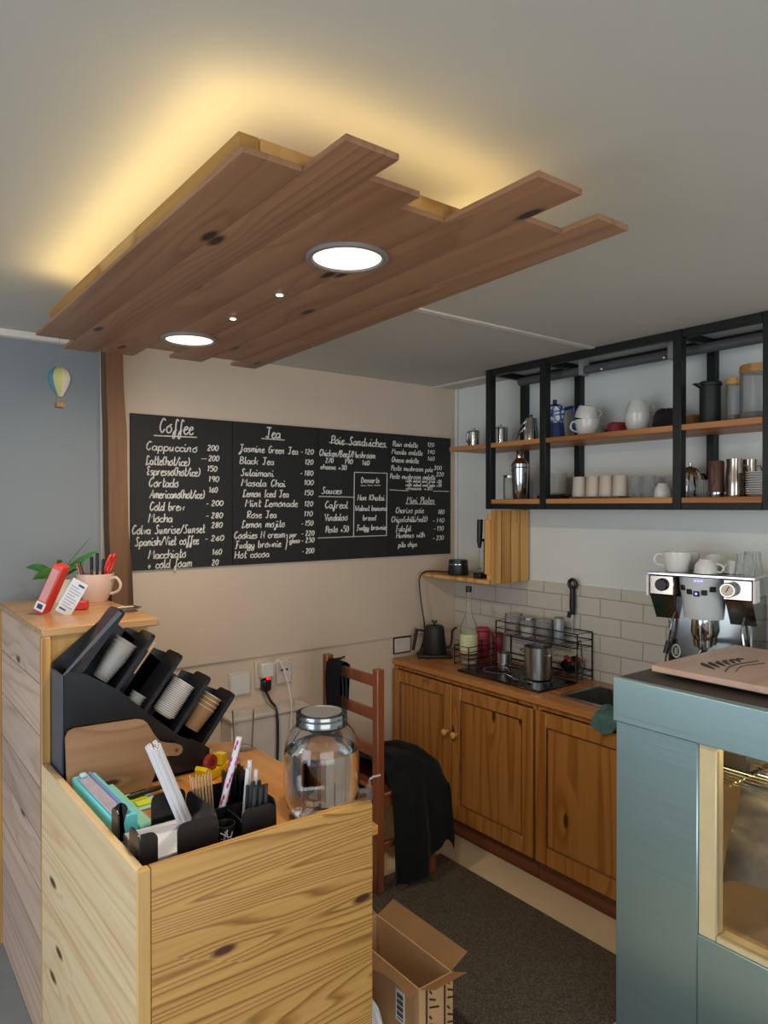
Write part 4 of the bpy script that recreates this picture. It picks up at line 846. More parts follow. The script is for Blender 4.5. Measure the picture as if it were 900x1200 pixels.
def towel(u_, v_):
    y = 1.75+.12*v_+.01*math.sin(u_*7); s_ = u_*.17; wv = .006*math.sin(v_*14+u_*4)
    if s_ < .09: return (2.70-s_-.0, y, WZ+.012+.012*math.sin(v_*9)*math.sin(u_*8)+.006)
    if s_ < .12: a = (s_-.09)/.03*PI/2; return (2.60-.03*math.sin(a), y, WZ+.006+.012*math.cos(a)-.012+.006)
    return (2.566+wv, y-.03*(s_-.12)*v_, WZ-.005-(s_-.12)*(.8+.5*math.sin(v_*PI)))
top('green_cloth', MB().grid(towel, 24, 14, .006), 'greygreen', 'sage green cloth draped over the worktop edge at the sink', 'cloth', ang=80)

# kettle
kt = thing('gooseneck_kettle', 'matte black gooseneck kettle on its power base', 'kettle', (2.81, 3.165, WZ), rz=-YAW)
MB().box(-.105, .105, -.066, .066, 0, .022, .01, None, 2).build('power_base', 'black_matte', kt)
MB().lathe([(0, .024), (.070, .024), (.073, .03), (.058, .175), (.056, .18), (0, .18)], 32).build('kettle_body', 'black_matte', kt)
MB().lathe([(0, .1805), (.052, .1805), (.05, .188), (.012, .192), (0, .192)], 28).build('lid', 'black_matte', kt)
MB().lathe([(0, .192), (.007, .192), (.008, .204), (.0, .206)], 14).ball((-.009, 0, .212), .008).ball((.009, 0, .212), .008).build('lid_knob', 'black_matte', kt)
MB().tube(spline([(.062, 0, .06), (.09, 0, .058), (.103, 0, .10), (.106, 0, .15), (.12, 0, .17), (.135, 0, .172)], 6), .0065, 10).build('spout', 'black_matte', kt)
MB().tube(spline([(-.055, 0, .155), (-.095, 0, .16), (-.105, 0, .155)], 4), .007, 8).tube([(-.105, 0, .168), (-.128, 0, .04)], [.011, .009], 10).build('handle', 'black_matte', kt)
m = MB(); m.tube(spline([(2.92, 3.12, 1.375), (2.85, 3.2, 1.38), (2.79, 3.235, 1.375), (2.755, 3.24, 1.33), (2.76, 3.23, 1.2), (2.775, 3.22, 1.08), (2.79, 3.235, .99), (2.79, 3.268, .90), (2.76, 3.272, .878)], 8), .0045, 8)
top('black_power_cord', m, 'black_plastic', 'black cord looping from the corner shelf down behind the kettle', 'cord')

# wire basket
def wires(mb, pts, r=.0028, closed=False): mb.tube(pts, r, 6, closed); return mb
wr = thing('wire_basket', 'low black wire basket around the syrup bottle', 'wire basket', (2.9, 2.9, WZ))
bx0, bx1, by0, by1 = 2.755, 2.975, 2.818, 2.932
m = MB()
for z in (.012, .05, .088, .115): wires(m, [(bx0, by0, WZ+z), (bx1, by0, WZ+z), (bx1, by1, WZ+z), (bx0, by1, WZ+z)], .0026, True)
m.build('wire_rail', 'black_metal', wr, True)
for x, y in ((bx0, by0), (bx0, by1), (bx1, by0), (bx1, by1)): wires(MB(), [(x, y, WZ+.001), (x, y, WZ+.116)], .0035).build('corner_post', 'black_metal', wr, True)
m = MB()
for k in range(7): x = bx0+(bx1-bx0)*(k+1)/8; wires(m, [(x, by0, WZ+.012), (x, by1, WZ+.012)], .002)
m.build('floor_wires', 'black_metal', wr, True)
bt = thing('syrup_bottle', 'clear glass syrup bottle with cream label and black cap', 'bottle', (2.811, 2.875, WZ+.016))
MB().lathe([(0, 0), (.045, 0), (.049, .006), (.049, .19), (.045, .215), (.030, .245), (.0155, .30), (.0145, .385), (.017, .388), (.017, .398), (.0, .40)], 32).build('bottle_glass', 'syrup', bt)
MB().lathe([(.0495, .06), (.0502, .06), (.0502, .165), (.0495, .165)], 32, closed=True).build('bottle_label', 'label_cream', bt)
MB().lathe([(.0495, .045), (.0503, .045), (.0503, .058), (.0495, .058)], 32, closed=True).build('label_band', 'brown', bt)
m = MB()
for k in range(5): z = .08+.016*k; m.tube([(.0506*math.cos(a), .0506*math.sin(a), z) for a in [-2.6+.1*i for i in range(13-2*(k % 2))]], .0011, 4)
m.build('label_print', 'grey_ink', bt)
MB().lathe([(0, .40), (.0175, .40), (.0175, .428), (.016, .432), (0, .432)], 20).build('bottle_cap', 'black_plastic', bt)
# red mugs/containers
def redbox(label, x, y, h, mat, wd=.05):
    t = top('storage_tub', MB().box(-wd, wd, -.032, .032, 0, h, .012, None, 3), mat, label, 'container', (x, y, WZ), -YAW)
    MB().box(-wd-.003, wd+.003, -.035, .035, h*.84, h*.98, .006, None, 2).build('lid', mat, t); return t
redbox('crimson plastic tub behind the wire basket, beside the syrup bottle', 3.035, 2.985, .18, 'pinkred', .036)
redbox('dark red jar between crimson tub and wire shelf', 3.04, 2.87, .165, 'darkred', .026)
# tiered wire rack at wall
rk = thing('wire_rack', 'black two-tier wire rack against the tiles behind the pot', 'rack', (3.0, 2.55, WZ))
rx0, rx1, ry0, ry1 = 2.955, 3.078, 2.24, 2.80
for x, y in ((rx0, ry0), (rx1, ry0), (rx0, ry1), (rx1, ry1)): wires(MB(), [(x, y, WZ+.001), (x, y, WZ+.25)], .004).build('corner_post', 'black_metal', rk, True)
for z in (.02, .05, .175, .21, .25):
    wires(MB(), [(rx0, ry0, WZ+z), (rx1, ry0, WZ+z), (rx1, ry1, WZ+z), (rx0, ry1, WZ+z)], .0028, True).build('wire_rail', 'black_metal', rk, True)
for z in (.02, .175):
    m = MB()
    for k in range(1, 16): y = ry0+(ry1-ry0)*k/16; wires(m, [(rx0, y, WZ+z), (rx1, y, WZ+z)], .0018)
    m.build('shelf_wires', 'black_metal', rk, True)
def jar(label, x, y, z, r, h, mat='frost', lid='steel', name='storage_jar', group=None, fill=None, cat='jar'):
    t = top(name, MB().shell([(r*.93, 0), (r, .006), (r, h*.82), (r*.9, h*.88)], .002, 24), mat, label, cat, (x, y, z), group=group)
    MB().lathe([(0, h*.88), (r*.98, h*.88), (r*.98, h*.98), (r*.9, h), (0, h)], 24).build('lid', lid, t)
    if fill: MB().lathe([(0, .003), (r*.9, .003), (r*.95, .01), (r*.95, h*.5), (0, h*.52)], 20).build('contents', fill, t)
    return t
for k, (y, h, fl) in enumerate([(2.725, .115, 'kraft'), (2.615, .11, 'tan'), (2.505, .11, 'brown')]):
    jar(['wide glass jar at the corner end of the wire rack', 'wide glass jar in the middle of the wire rack', 'wide glass jar on the wire rack next to the pale can'][k], 3.018, y, WZ+.179, .050, h, 'frost', 'steel' if k == 1 else 'frost', fill=fl, group='jars on the wire rack')
t = top('tall_can', MB().lathe([(0, 0), (.026, 0), (.027, .003), (.027, .125), (.024, .13), (0, .13)], 24), plain('pale_printed_can', '9aa4a8', .35, .3, noise=.2, nscale=40), 'pale printed can on the wire rack below the black handle', 'can', (3.01, 2.40, WZ+.179))
MB().lathe([(.02, .13), (.022, .136), (.0, .137)], 20).build('can_lid', 'steel', t)
# hanging black tool
kn = thing('hanging_ladle', 'black-handled kitchen tool hanging on the tiled wall', 'kitchen tool', (RX-.036, 2.355, 1.2))
MB().tube([(0, 0, 0), (0, 0, .05), (0, 0, .14)], [.013, .017, .014], 12).build('handle', 'black_plastic', kn)
MB().tube([(0, .022*math.cos(a), .162+.022*math.sin(a)) for a in [2*PI*k/20 for k in range(20)]], .010, 8, True).build('hanging_ring', 'black_plastic', kn)
MB().tube([(0, 0, .0), (0, .0, -.12)], .004, 8).build('steel_shank', 'steel', kn)
MB().tube([(.012, .035, -.02), (.012, .03, .01)], .009, 8).build('side_lever', 'black_plastic', kn)
# hob
hb = thing('induction_hob', 'flat black glass hob lying on the worktop before the pot', 'hob', (2.83, 2.5, WZ))
MB().box(2.655, 2.945, 2.235, 2.808, WZ+.0005, WZ+.012, .004).build('glass_plate', 'black_glass', hb, True)
for y in (2.39, 2.66): MB().lathe([(.075, 0), (.079, 0), (.079, .0008), (.075, .0008)], 36, (2.82, y, WZ+.0121), closed=True).build('zone_ring', 'pvc', hb, True)
HZ = WZ+.0135
pot = top('cooking_pot', MB().shell([(.066, 0), (.070, .004), (.072, .165), (.075, .168)], .002, 36), 'steel', 'shiny steel cooking pot standing on the hob', 'pot', (2.845, 2.40, HZ))
for s_ in (-1, 1): MB().tube(spline([(-.03, s_*.07, .13), (-.025, s_*.10, .135), (.025, s_*.10, .135), (.03, s_*.07, .13)], 5), .004, 8).build('side_handle', 'steel', pot)
t = top('steel_tumbler', MB().lathe([(0, 0), (.030, 0), (.033, .004), (.033, .03), (.026, .036), (.038, .044), (.038, .098), (.036, .1), (.033, .1), (.033, .06), (0, .06)], 28), 'steel', 'small steel tumbler standing on the hob beside the pot', 'tumbler', (2.825, 2.62, HZ))
MB().tube([(.0, -.03, .02), (-.03, -.07, .012)], .005, 8).build('spout_handle', 'steel', t)
for k, (x, y, a) in enumerate([(2.73, 2.46, 1.25), (2.745, 2.38, 1.05)]):
    t = thing('teaspoon', ['steel teaspoon on the hob, farther from the pot', 'steel teaspoon on the hob just in front of the pot'][k], 'spoon', (x, y, HZ+.003), rz=a, group='teaspoons on the hob')
    MB().tube([(0, 0, 0), (.05, 0, .004), (.1, 0, .003)], [.003, .0022, .003], 8).build('spoon_handle', 'chrome', t); MB().ball((-.017, 0, .001), .019, (1, .68, .2)).build('spoon_bowl', 'chrome', t)
# dark bowl with tomatoes at the rack end
fb = top('black_bowl', MB().shell([(.022, 0), (.038, .014), (.05, .05), (.052, .06)], .003, 28), 'black_plastic', 'black bowl tipped on the lower rack tier right of the pot', 'bowl', (3.022, 2.31, WZ+.04), rot=(0, math.radians(-28), -.3))
for k, (dx, dy, dz) in enumerate([(-.036, 0, .062), (-.016, .035, .066), (-.016, -.036, .068)]):
    t = top('tomato', MB().ball((0, 0, 0), .016, (1, 1, .88)), 'darkred', ['tomato at the front of the tipped black bowl', 'tomato on the corner side of the tipped black bowl', 'tomato on the sink side of the tipped black bowl'][k], 'tomato', (3.022+dx, 2.31+dy, WZ+.04+dz), group='tomatoes in the black bowl')
    MB().lathe([(0, .013), (.005, .0145), (.002, .018), (0, .019)], 6).build('stem', 'leaf', t)
t = thing('tongs', 'silver tongs leaning against the wire rack beside the bowl', 'tongs', (2.94, 2.212, WZ+.005))
for s_ in (-1, 1): MB().tube(spline([(0, s_*.014, 0), (-.006, s_*.02, .10), (.0, s_*.006, .22)], 5), .0035, 6).build('tong_arm', 'chrome', t)
MB().tube([(0, -.006, .22), (0, .006, .22)], .005, 8).build('tong_hinge', 'chrome', t)

# small corner shelf with slatted end
cs = thing('corner_shelf', 'small pine corner shelf with slatted end under the metal shelves', 'shelf', (2.95, 2.98, 1.36))
MB().box(2.79, RX-.016, 2.70, BY-.014, 1.348, 1.368, .002).build('shelf_board', 'slat', cs, True)
for k in range(4): x0 = 2.795+.0745*k; MB().box(x0, x0+.066, 2.672, 2.690, 1.35, 1.752, .003).build('slat', 'slat', cs, True)
for z in (1.369, 1.70): MB().box(2.795, 3.09, 2.6905, 2.72, z, z+.03, .002).build('slat_rail', 'slat', cs, True)
MB().box(2.79, 2.808, 2.6905, 2.735, 1.3995, 1.70, .003).build('end_batten', 'slat', cs, True)
SZ = 1.369
t = thing('charger_base', 'round black charger base on the corner shelf next to the menu board', 'device', (2.895, 3.05, SZ))
MB().lathe([(0, 0), (.06, 0), (.063, .008), (.058, .06), (.055, .088), (0, .09)], 28).build('base_body', 'black_plastic', t); MB().lathe([(.0575, .06), (.0595, .06), (.0592, .066), (.0572, .066)], 28, closed=True).build('trim_band', 'dark_chrome', t)
t = thing('milk_frother', 'black handheld milk frother upright on its stand', 'milk frother', (2.865, 2.83, SZ))
MB().box(-.04, .035, -.03, .03, 0, .03, .006).build('stand_foot', 'black_plastic', t); MB().box(.018, .032, -.022, .004, .03, .215, .004).build('stand_column', 'black_plastic', t)
MB().box(-.02, .03, -.012, .004, .205, .22, .003).build('stand_arm', 'black_plastic', t)
MB().tube([(-.018, -.004, .17), (-.018, -.004, .21), (-.014, -.004, .33)], [.009, .016, .017], 12).build('frother_handle', 'black_plastic', t)
MB().tube([(-.018, -.004, .17), (-.019, -.004, .055)], .0016, 6).build('frother_shaft', 'chrome', t); MB().tube([(-.019+.010*math.cos(a), -.004+.010*math.sin(a), .055) for a in [2*PI*k/16 for k in range(16)]], .003, 6, True).build('whisk_coil', 'chrome', t)

# ================================================================== black metal wall shelves
fr = thing('metal_shelf_frame', 'black metal wall shelf frame with two wooden boards', 'shelf', (2.94, 1.97, 1.76))
YS = [2.70, 2.325, 1.607, 1.24]; FX, WX = 2.805, 3.082; b_ = .021
for i, y in enumerate(YS):
    MB().box(FX-b_, FX+b_, y-b_*.9, y+b_*.9, 1.757, H-.001, .002).build('front_upright', 'black_metal', fr, True)
    MB().box(WX-b_, RX-.001, y-b_*.9, y+b_*.9, 1.757, H-.001, .002).build('wall_upright', 'black_metal', fr, True)
    MB().box(FX+b_, WX-b_, y-.014, y+.014, 1.757, 1.785, .002).build('lower_bracket', 'black_metal', fr, True)
    MB().box(FX+b_, WX-b_, y-.014, y+.014, H-.032, H-.001, .002).build('upper_bracket', 'black_metal', fr, True)
for x in (FX, WX):
    for z0, z1 in ((1.757, 1.785), (H-.036, H-.001)):
        for y0, y1 in zip(YS[1:], YS[:-1]): MB().box(x-.018, x+.018, y0+.02, y1-.02, z0, z1, .002).build('rail', 'black_metal', fr, True)
for y0, y1 in ((YS[1], YS[0]), (YS[2], YS[1]), (YS[3], YS[2])):
    MB().box(FX-.018, RX-.001, y0+.0195, y1-.0195, 1.7855, 1.81, .002).build('lower_board', 'shelfwood', fr, True)
MB().box(FX-.012+.034, RX-.001, YS[3]-.3, 3.01, 2.09, 2.115, .002).build('upper_board', 'shelfwood', fr, True)
for y0, y1 in ((YS[0], 3.01), (YS[1], YS[0]), (YS[2], YS[1]), (YS[3], YS[2])):
    MB().box(FX-.020, FX+.0215, y0+.0195, y1-.0195 if y1 < 3 else 3.01, 2.09, 2.115, .002).build('upper_board', 'shelfwood', fr, True)
# pipes on the ceiling behind the top rail
t = thing('ceiling_pipe', 'grey pipe run along the ceiling above the metal shelves', 'pipe', (2.95, 2.0, H-.03))
MB().tube([(2.95, 2.62, H-.062), (2.95, 1.0, H-.062)], .022, 12).build('pipe', plain('grey_pipe', '55585a', .4), t, True)
for y in (2.2, 1.72): MB().box(2.92, 2.98, y-.012, y+.012, H-.088, H-.001, .003).build('pipe_clip', 'pvc', t, True)
for k, y in enumerate((2.08, 1.75)):
    MB().ball((2.926, y, H-.075), .010).build('clip_bolt', 'chrome', t, True)

UZ = 2.1155; LZ = 1.8105
# upper shelf, corner to right
def press(label, x, y, r, h, knob=True, hd=PI):
    t = thing('coffee_press', label, 'coffee press', (x, y, UZ), rz=hd, group='presses on the upper shelf')
    MB().shell([(r, 0), (r, h*.78)], .002, 24).build('beaker', 'chrome', t); MB().lathe([(0, h*.79), (r*1.06, h*.79), (r*1.04, h*.86), (0, h*.88)], 24).build('lid', 'chrome', t)
    MB().lathe([(0, h*.88), (.003, h*.88), (.004, h*.93), (.010, h*.95), (.010, h*.99), (0, h)], 14).build('knob', 'chrome', t)
    MB().tube(handle_pts(r, h*.15, h*.72, r*.8), .004, 8).build('handle', 'chrome', t); return t
press('steel coffee press nearest the corner on the upper shelf', 2.93, 2.955, .034, .115)
press('steel coffee press between the two leftmost shelf uprights', 2.93, 2.745, .040, .115)
t = thing('steel_milk_pot', 'steel pot with long pouring spout left of the blue moka pot', 'pot', (2.94, 2.53, UZ), rz=-YAW)
MB().lathe([(0, 0), (.040, 0), (.040, .06), (.032, .10), (.030, .13), (0, .135)], 24).build('pot_body', 'chrome', t); MB().tube([(-.03, 0, .09), (-.085, 0, .02)], [.004, .005], 8).tube(spline([(-.028, 0, .12), (-.06, 0, .08), (-.085, 0, .02)], 4), .005, 8).build('handle', 'chrome', t)
MB().lathe([(0, .135), (.006, .136), (.006, .15), (0, .152)], 12).build('lid_knob', 'black_plastic', t)
mk = thing('moka_pot', 'blue and white patterned moka pot on the upper shelf', 'moka pot', (2.93, 2.365, UZ), rz=-YAW-.1)
MB().lathe([(0, 0), (.054, 0), (.048, .085), (0, .085)], 10).build('boiler', 'blue', mk, ang=20)
MB().lathe([(0, .086), (.044, .086), (.050, .13), (.054, .168), (0, .168)], 10).build('upper_chamber', 'delft', mk, ang=20)
MB().lathe([(0, .1685), (.054, .1685), (.03, .182), (0, .184)], 10).build('lid', 'blue', mk, ang=20); MB().lathe([(0, .184), (.011, .184), (.011, .208), (0, .21)], 12).build('lid_knob', 'blue', mk)
MB().tube(spline([(.05, 0, .16), (.085, 0, .168), (.098, 0, .155), (.098, 0, .10), (.092, 0, .04)], 4), .009, 8).build('handle', 'blue', mk)
MB().prism([(-.048, .12), (-.075, .165), (-.05, .166)], 'y', -.014, .014).build('pouring_lip', 'blue', mk)
def cups_stacked(y, x, label_lo, label_hi, rz, r=.054, tip=0., h=.075):
    cup('white_cup', label_lo, (x, y, UZ), r, h, rz=rz, group='white cups on the upper shelf', foot=.66)
    cup('white_cup', label_hi, (x, y, UZ+h+.0605+abs(tip)*.045), r*.9, .060, rz=rz, foot=.7, group='white cups on the upper shelf', rot=(PI+tip, 0, PI+rz if tip else rz))
cups_stacked(2.165, 2.93, 'lower white cup of the tilted pair beside the blue moka pot', 'upturned white cup tilted atop another beside the blue moka pot', PI-.4, .060, .22, .085)
cups_stacked(1.885, 2.93, 'lower white cup of the straight pair in the middle of the upper shelf', 'upturned white cup of the straight pair in the middle of the upper shelf', -.5, .060, 0., .085)
top('red_tin', MB().box(-.05, .05, -.03, .03, 0, .058, .008), 'darkred', 'red box on the upper shelf between the two white cup pairs', 'box', (2.955, 2.0, UZ), -YAW)
top('dark_pouch', MB().ball((0, 0, .0205), .034, (1., .8, .6)), 'black_cloth', 'small dark pouch on the upper shelf against the tilted cups', 'pouch', (2.995, 2.075, UZ), -YAW)
def heap(u_, v_):
    a = 2*PI*v_; r = .062*math.sin(PI/2*min(1, u_*1.02))*(1+.15*math.sin(3*a+1)); z = .085*(1-u_**2.2)+.016*math.sin(5*a+u_*7)*u_*(1-u_)*3+.008
    return (r*.8*math.cos(a), r*math.sin(a), max(.004, z))
top('black_bag', MB().grid(heap, 12, 28), 'black_cloth', 'crumpled black bag heaped on the upper shelf behind an upright', 'bag', (2.94, 1.742, UZ), ang=80)
top('rattan_tray', MB().shell([(.040, 0), (.048, .04), (.05, .055)], .005, 24), 'rattan', 'shallow woven basket left of the tall black canister', 'basket', (2.995, 1.64, UZ))
t = top('black_canister', MB().lathe([(0, 0), (.040, 0), (.042, .006), (.042, .165), (0, .166)], 28), 'black_matte', 'tall black canister with lid and spout on the upper shelf', 'canister', (2.92, 1.535, UZ))
MB().lathe([(0, .1662), (.047, .1662), (.047, .178), (.04, .184), (.02, .188), (0, .19)], 28).build('lid', 'black_matte', t); MB().prism([(-.04, .158), (-.072, .176), (-.04, .178)], 'y', -.012, .012, mat=Matrix.Rotation(-YAW, 4, 'Z')).build('spout', 'black_matte', t)
def woodjar(label, x, y, r, h):
    t = top('wood_lidded_jar', MB().shell([(r*.96, 0), (r, .006), (r, h*.86)], .0025, 32), 'frost', label, 'jar', (x, y, UZ), group='wood-lidded jars')
    MB().lathe([(0, h*.862), (r*1.02, h*.862), (r*1.02, h*.97), (r*.97, h), (0, h)], 32).build('lid', 'slat', t)
    MB().lathe([(0, .004), (r*.9, .004), (r*.92, .012), (r*.92, .035), (0, .04)], 24).build('contents', 'soil', t); return t
woodjar('slim glass jar with wooden lid beside the black canister', 2.95, 1.446, .034, .19)
woodjar('wide glass jar with wooden lid at the upper shelf\'s right end', 2.925, 1.345, .062, .225)
# lower shelf
jar('pressed glass jar with steel lid beside the cocktail shaker', 2.93, 2.67, LZ, .040, .135, 'frost', 'steel', 'pressed_glass_jar')
t = top('cocktail_shaker', MB().lathe([(0, 0), (.036, 0), (.038, .004), (.046, .15), (.047, .168), (.040, .172)], 32), 'chrome', 'tall steel cocktail shaker on the lower shelf', 'shaker', (2.90, 2.575, LZ))
MB().lathe([(0, .173), (.047, .173), (.047, .19), (.024, .218), (.021, .222), (0, .222)], 32).build('strainer_top', 'chrome', t); MB().lathe([(0, .2225), (.020, .2225), (.020, .26), (.016, .266), (0, .267)], 24).build('cap', 'chrome', t)
top('black_tray', MB().box(-.06, .06, -.075, .075, 0, .02, .005), 'black_plastic', 'black tray under the plate stack by the second upright', 'tray', (2.965, 2.39, LZ))
def plates(n, x, y, z, r, pitch, lab, group):
    for k in range(n):
        top('stacked_plate', MB().lathe([(0, 0), (r*.6, 0), (r*.65, .002), (r, .011), (r, .0135), (r*.64, .005), (0, .004)], 32), 'ceramic', lab, 'plate', (x, y, z+k*pitch), group=group)
plates(12, 2.965, 2.39, LZ+.0205, .062, .0092, 'small white plate in the stack on the black tray', 'plates on the black tray')
top('cup_tray', MB().box(-.055, .055, -.14, .14, 0, .008, .003), 'steel', 'thin pale tray under the beige cups', 'tray', (2.90, 2.07, LZ))
for k, y in enumerate((2.185, 2.105, 2.03, 1.955)):
    top('beige_cup', MB().shell([(.031, 0), (.033, .003), (.037, .098)], .003, 24), 'beige_cup', ['beige handleless cup at the tray\'s corner end, beside the upright', 'second beige handleless cup from the corner on the pale tray', 'third beige handleless cup from the corner on the pale tray', 'beige handleless cup beside the ribbed glasses'][k], 'cup', (2.90, y, LZ+.0085+.099), rot=(PI, 0, 0), group='beige cups on the lower shelf')
def rglass(label, x, y, z, r=.034, h=.10, group='ribbed glasses', flip=True, mat='tglass'):
    o = top('ribbed_glass', MB().shell([(r*.78, 0), (r*.8, .004), (r*.97, h*.8), (r, h)], .0025, 24), mat, label, 'glass', (x, y, z+(h if flip else 0)), group=group, rot=(PI, 0, 0) if flip else (0, 0, 0))
    m = MB()
    for k in range(14): a = 2*PI*k/14; m.tube([(r*.79*math.cos(a), r*.79*math.sin(a), .006), (r*.97*math.cos(a), r*.97*math.sin(a), h*.8)], .0018, 5)
    m.build('ribs', 'frost', o); return o
for k, (x, y) in enumerate([(2.90, 1.872), (2.98, 1.892), (2.89, 1.80), (2.98, 1.819), (2.98, 1.750)]):
    rglass(['upturned ribbed glass next to the beige cups', 'upturned ribbed glass at the back behind the beige cups', 'upturned ribbed glass nearest the white cup on the lower shelf', 'upturned ribbed glass in the back row, middle', 'upturned ribbed glass in the back row behind the white cup'][k], x, y, LZ+.001)
cup('espresso_cup', 'upturned small white cup beside the third upright on the lower shelf', (2.88, 1.728, LZ+.063), .037, .062, rz=.4, rot=(PI, 0, .4), group=None)
tp = thing('steel_teapot', 'steel teapot half hidden behind the third upright', 'teapot', (2.99, 1.66, LZ), rz=-.2)
MB().lathe([(0, 0), (.050, 0), (.055, .01), (.050, .09), (.042, .11), (0, .11)], 28).build('pot_body', 'chrome', tp); MB().lathe([(0, .111), (.041, .111), (.03, .13), (.006, .14), (.007, .155), (0, .158)], 24).build('lid', 'chrome', tp)
MB().tube(spline([(.048, 0, .1), (.085, 0, .105), (.092, 0, .07), (.054, 0, .03)], 5), .005, 8).build('handle', 'chrome', tp); MB().tube(spline([(-.05, 0, .05), (-.075, 0, .085), (-.085, 0, .115)], 4), [.012]*4+[.009]*5, 8).build('spout', 'chrome', tp)
for k, (x, y) in enumerate([(2.885, 1.617), (2.985, 1.56), (2.905, 1.558)]):
    rglass(['small clear glass right behind the third upright', 'small clear glass at the back between upright and brown grinder', 'small clear glass beside the brown hand grinder'][k], x, y, LZ+.001, .027, .075, 'small glasses on the lower shelf')
t = top('hand_grinder', MB().lathe([(0, 0), (.029, 0), (.030, .003), (.030, .02)], 24), 'chrome', 'brown leather wrapped hand grinder on the lower shelf', 'grinder', (2.90, 1.496, LZ))
MB().lathe([(0, .0202), (.031, .0202), (.031, .145), (.027, .152), (0, .152)], 24).build('wooden_sleeve', 'brown', t); MB().box(-.036, -.0295, -.008, .008, .05, .13, .003).build('sleeve_strap', 'brown', t)
def pitcher(label, x, y, h=.155, r=.036):
    t = top('steel_pitcher', MB().shell([(r, 0), (r*1.02, .005), (r*.95, h*.5), (r*.80, h*.86), (r*.86, h)], .002, 28), 'warm_steel', label, 'pitcher', (x, y, LZ), group='steel pitchers')
    MB().tube(handle_pts(r*.9, h*.2, h*.8, r*.7), .0035, 8, mat=Matrix.Rotation(-YAW, 4, 'Z')).build('handle', 'chrome', t); return t
pitcher('steel pitcher beside the brown grinder', 2.895, 1.418, .155, .036)
pitcher('steel pitcher between another pitcher and the right plate stack', 2.98, 1.40, .155, .036)
plates(10, 2.912, 1.317, LZ+.0005, .060, .0095, 'white plate in the stack at the lower shelf\'s right end', 'plates at the right end')

# ================================================================== espresso machine
em = thing('espresso_machine', 'chrome and white espresso machine with cups on top', 'espresso machine', (2.88, 1.5, WZ))
e0, e1 = 1.30, 1.715          # Y extent of the head
MB().box(2.80, 3.04, e0+.03, e1-.06, .93, 1.40, .006).build('body', 'dark_chrome', em, True)
MB().box(2.71, 3.04, e0, e1, 1.487, 1.50, .003).build('cup_tray', 'chrome', em, True)
for y0, y1, nm in ((1.606, e1-.01, 'control_housing'), (e0+.012, 1.418, 'control_housing')):
    MB().box(2.722, 2.90, y0, y1, 1.405, 1.486, .004).build(nm, 'warm_steel', em, True)
for y in (e0, e1-.009): MB().prism([(2.712, 1.400), (2.712, 1.4865), (2.775, 1.4865), (2.785, 1.400)], 'y', y, y+.009).build('side_cheek', 'white', em, True)
MB().prism([(2.722, 1.404), (2.90, 1.404), (2.90, 1.30), (2.80, 1.30)], 'y', 1.608, e1-.012).build('housing_underside', 'dark_chrome', em, True); MB().prism([(2.722, 1.404), (2.90, 1.404), (2.90, 1.30), (2.80, 1.30)], 'y', e0+.012, 1.41).build('housing_underside', 'dark_chrome', em, True)
cc = [(2.80+.0, 1.604)]+[(2.80-.098*math.sin(a)**.8 if 0 < a < PI else 2.80, 1.512+.092*math.cos(a)) for a in [PI*i/16 for i in range(1, 16)]]+[(2.80, 1.420)]
m = MB(); n_ = len(cc)
A = [m.bm.verts.new((x, y, 1.486)) for x, y in cc]; B = [m.bm.verts.new((x+.028, 1.512+(y-1.512)*.86, 1.315)) for x, y in cc]
m.bm.faces.new(A); m.bm.faces.new(list(reversed(B)))
for k in range(n_): m.bm.faces.new((A[k], A[k-1], B[k-1], B[k]))
m.build('group_cover', plain('matte_white_cover', 'c9cfcf', .35), em, True)
def cover_pt(y, z): # point on the front of the white cover
    f_ = (1.486-z)/.171; yy = 1.512+(y-1.512)/(1-.14*f_); c_ = max(-1, min(1, (yy-1.512)/.092)); s_ = math.sqrt(1-c_*c_)**.8
    return Vector((2.80-.098*s_+.028*f_, y, z))
for k in range(5):
    y = 1.57-.028*k; z = 1.442-.020*math.sin(PI*(k+.0)/4)
    p = cover_pt(y, z); MB().obox(p, (.006, .0112, .0105), (0, math.radians(-8), [-.7, -.3, 0, .3, .7][k]), .002).build('push_button', 'black_plastic', em, True)
    if k == 2: MB().obox(p+Vector((-.0065, 0, 0)), (.001, .004, .004), (0, 0, 0)).build('button_light', 'violetled', em, True)
for k in range(3): MB().obox(cover_pt(1.517-.012*k, 1.474)+Vector((-.001, 0, 0)), (.002, .0042, .003), (0, 0, 0)).build('display_light', 'violetled', em, True)
MB().lathe([(0, 0), (.026, 0), (.026, .012), (.022, .02), (0, .02)], 28, mat=Matrix.Translation((2.721, 1.653, 1.448)) @ Matrix.Rotation(-PI/2, 4, 'Y')).build('steam_knob', 'black_plastic', em, True)
g_ = MB().lathe([(0, 0), (.030, 0), (.030, .035), (.026, .04), (0, .04)], 32, mat=Matrix.Translation((2.721, 1.392, 1.447)) @ Matrix.Rotation(-PI/2, 4, 'Y')).build('pressure_gauge', 'chrome', em, True)
d_ = MB().lathe([(0, 0), (.023, 0), (.023, .0015), (0, .0015)], 28, mat=Matrix.Translation((2.680, 1.392, 1.447)) @ Matrix.Rotation(-PI/2, 4, 'Y')).build('gauge_dial', 'tan', em, True); d_.parent = g_
d_ = MB().obox((2.677, 1.39, 1.452), (.001, .0016, .012), (.5, 0, 0)).build('gauge_needle', 'black_plastic', em, True); d_.parent = g_
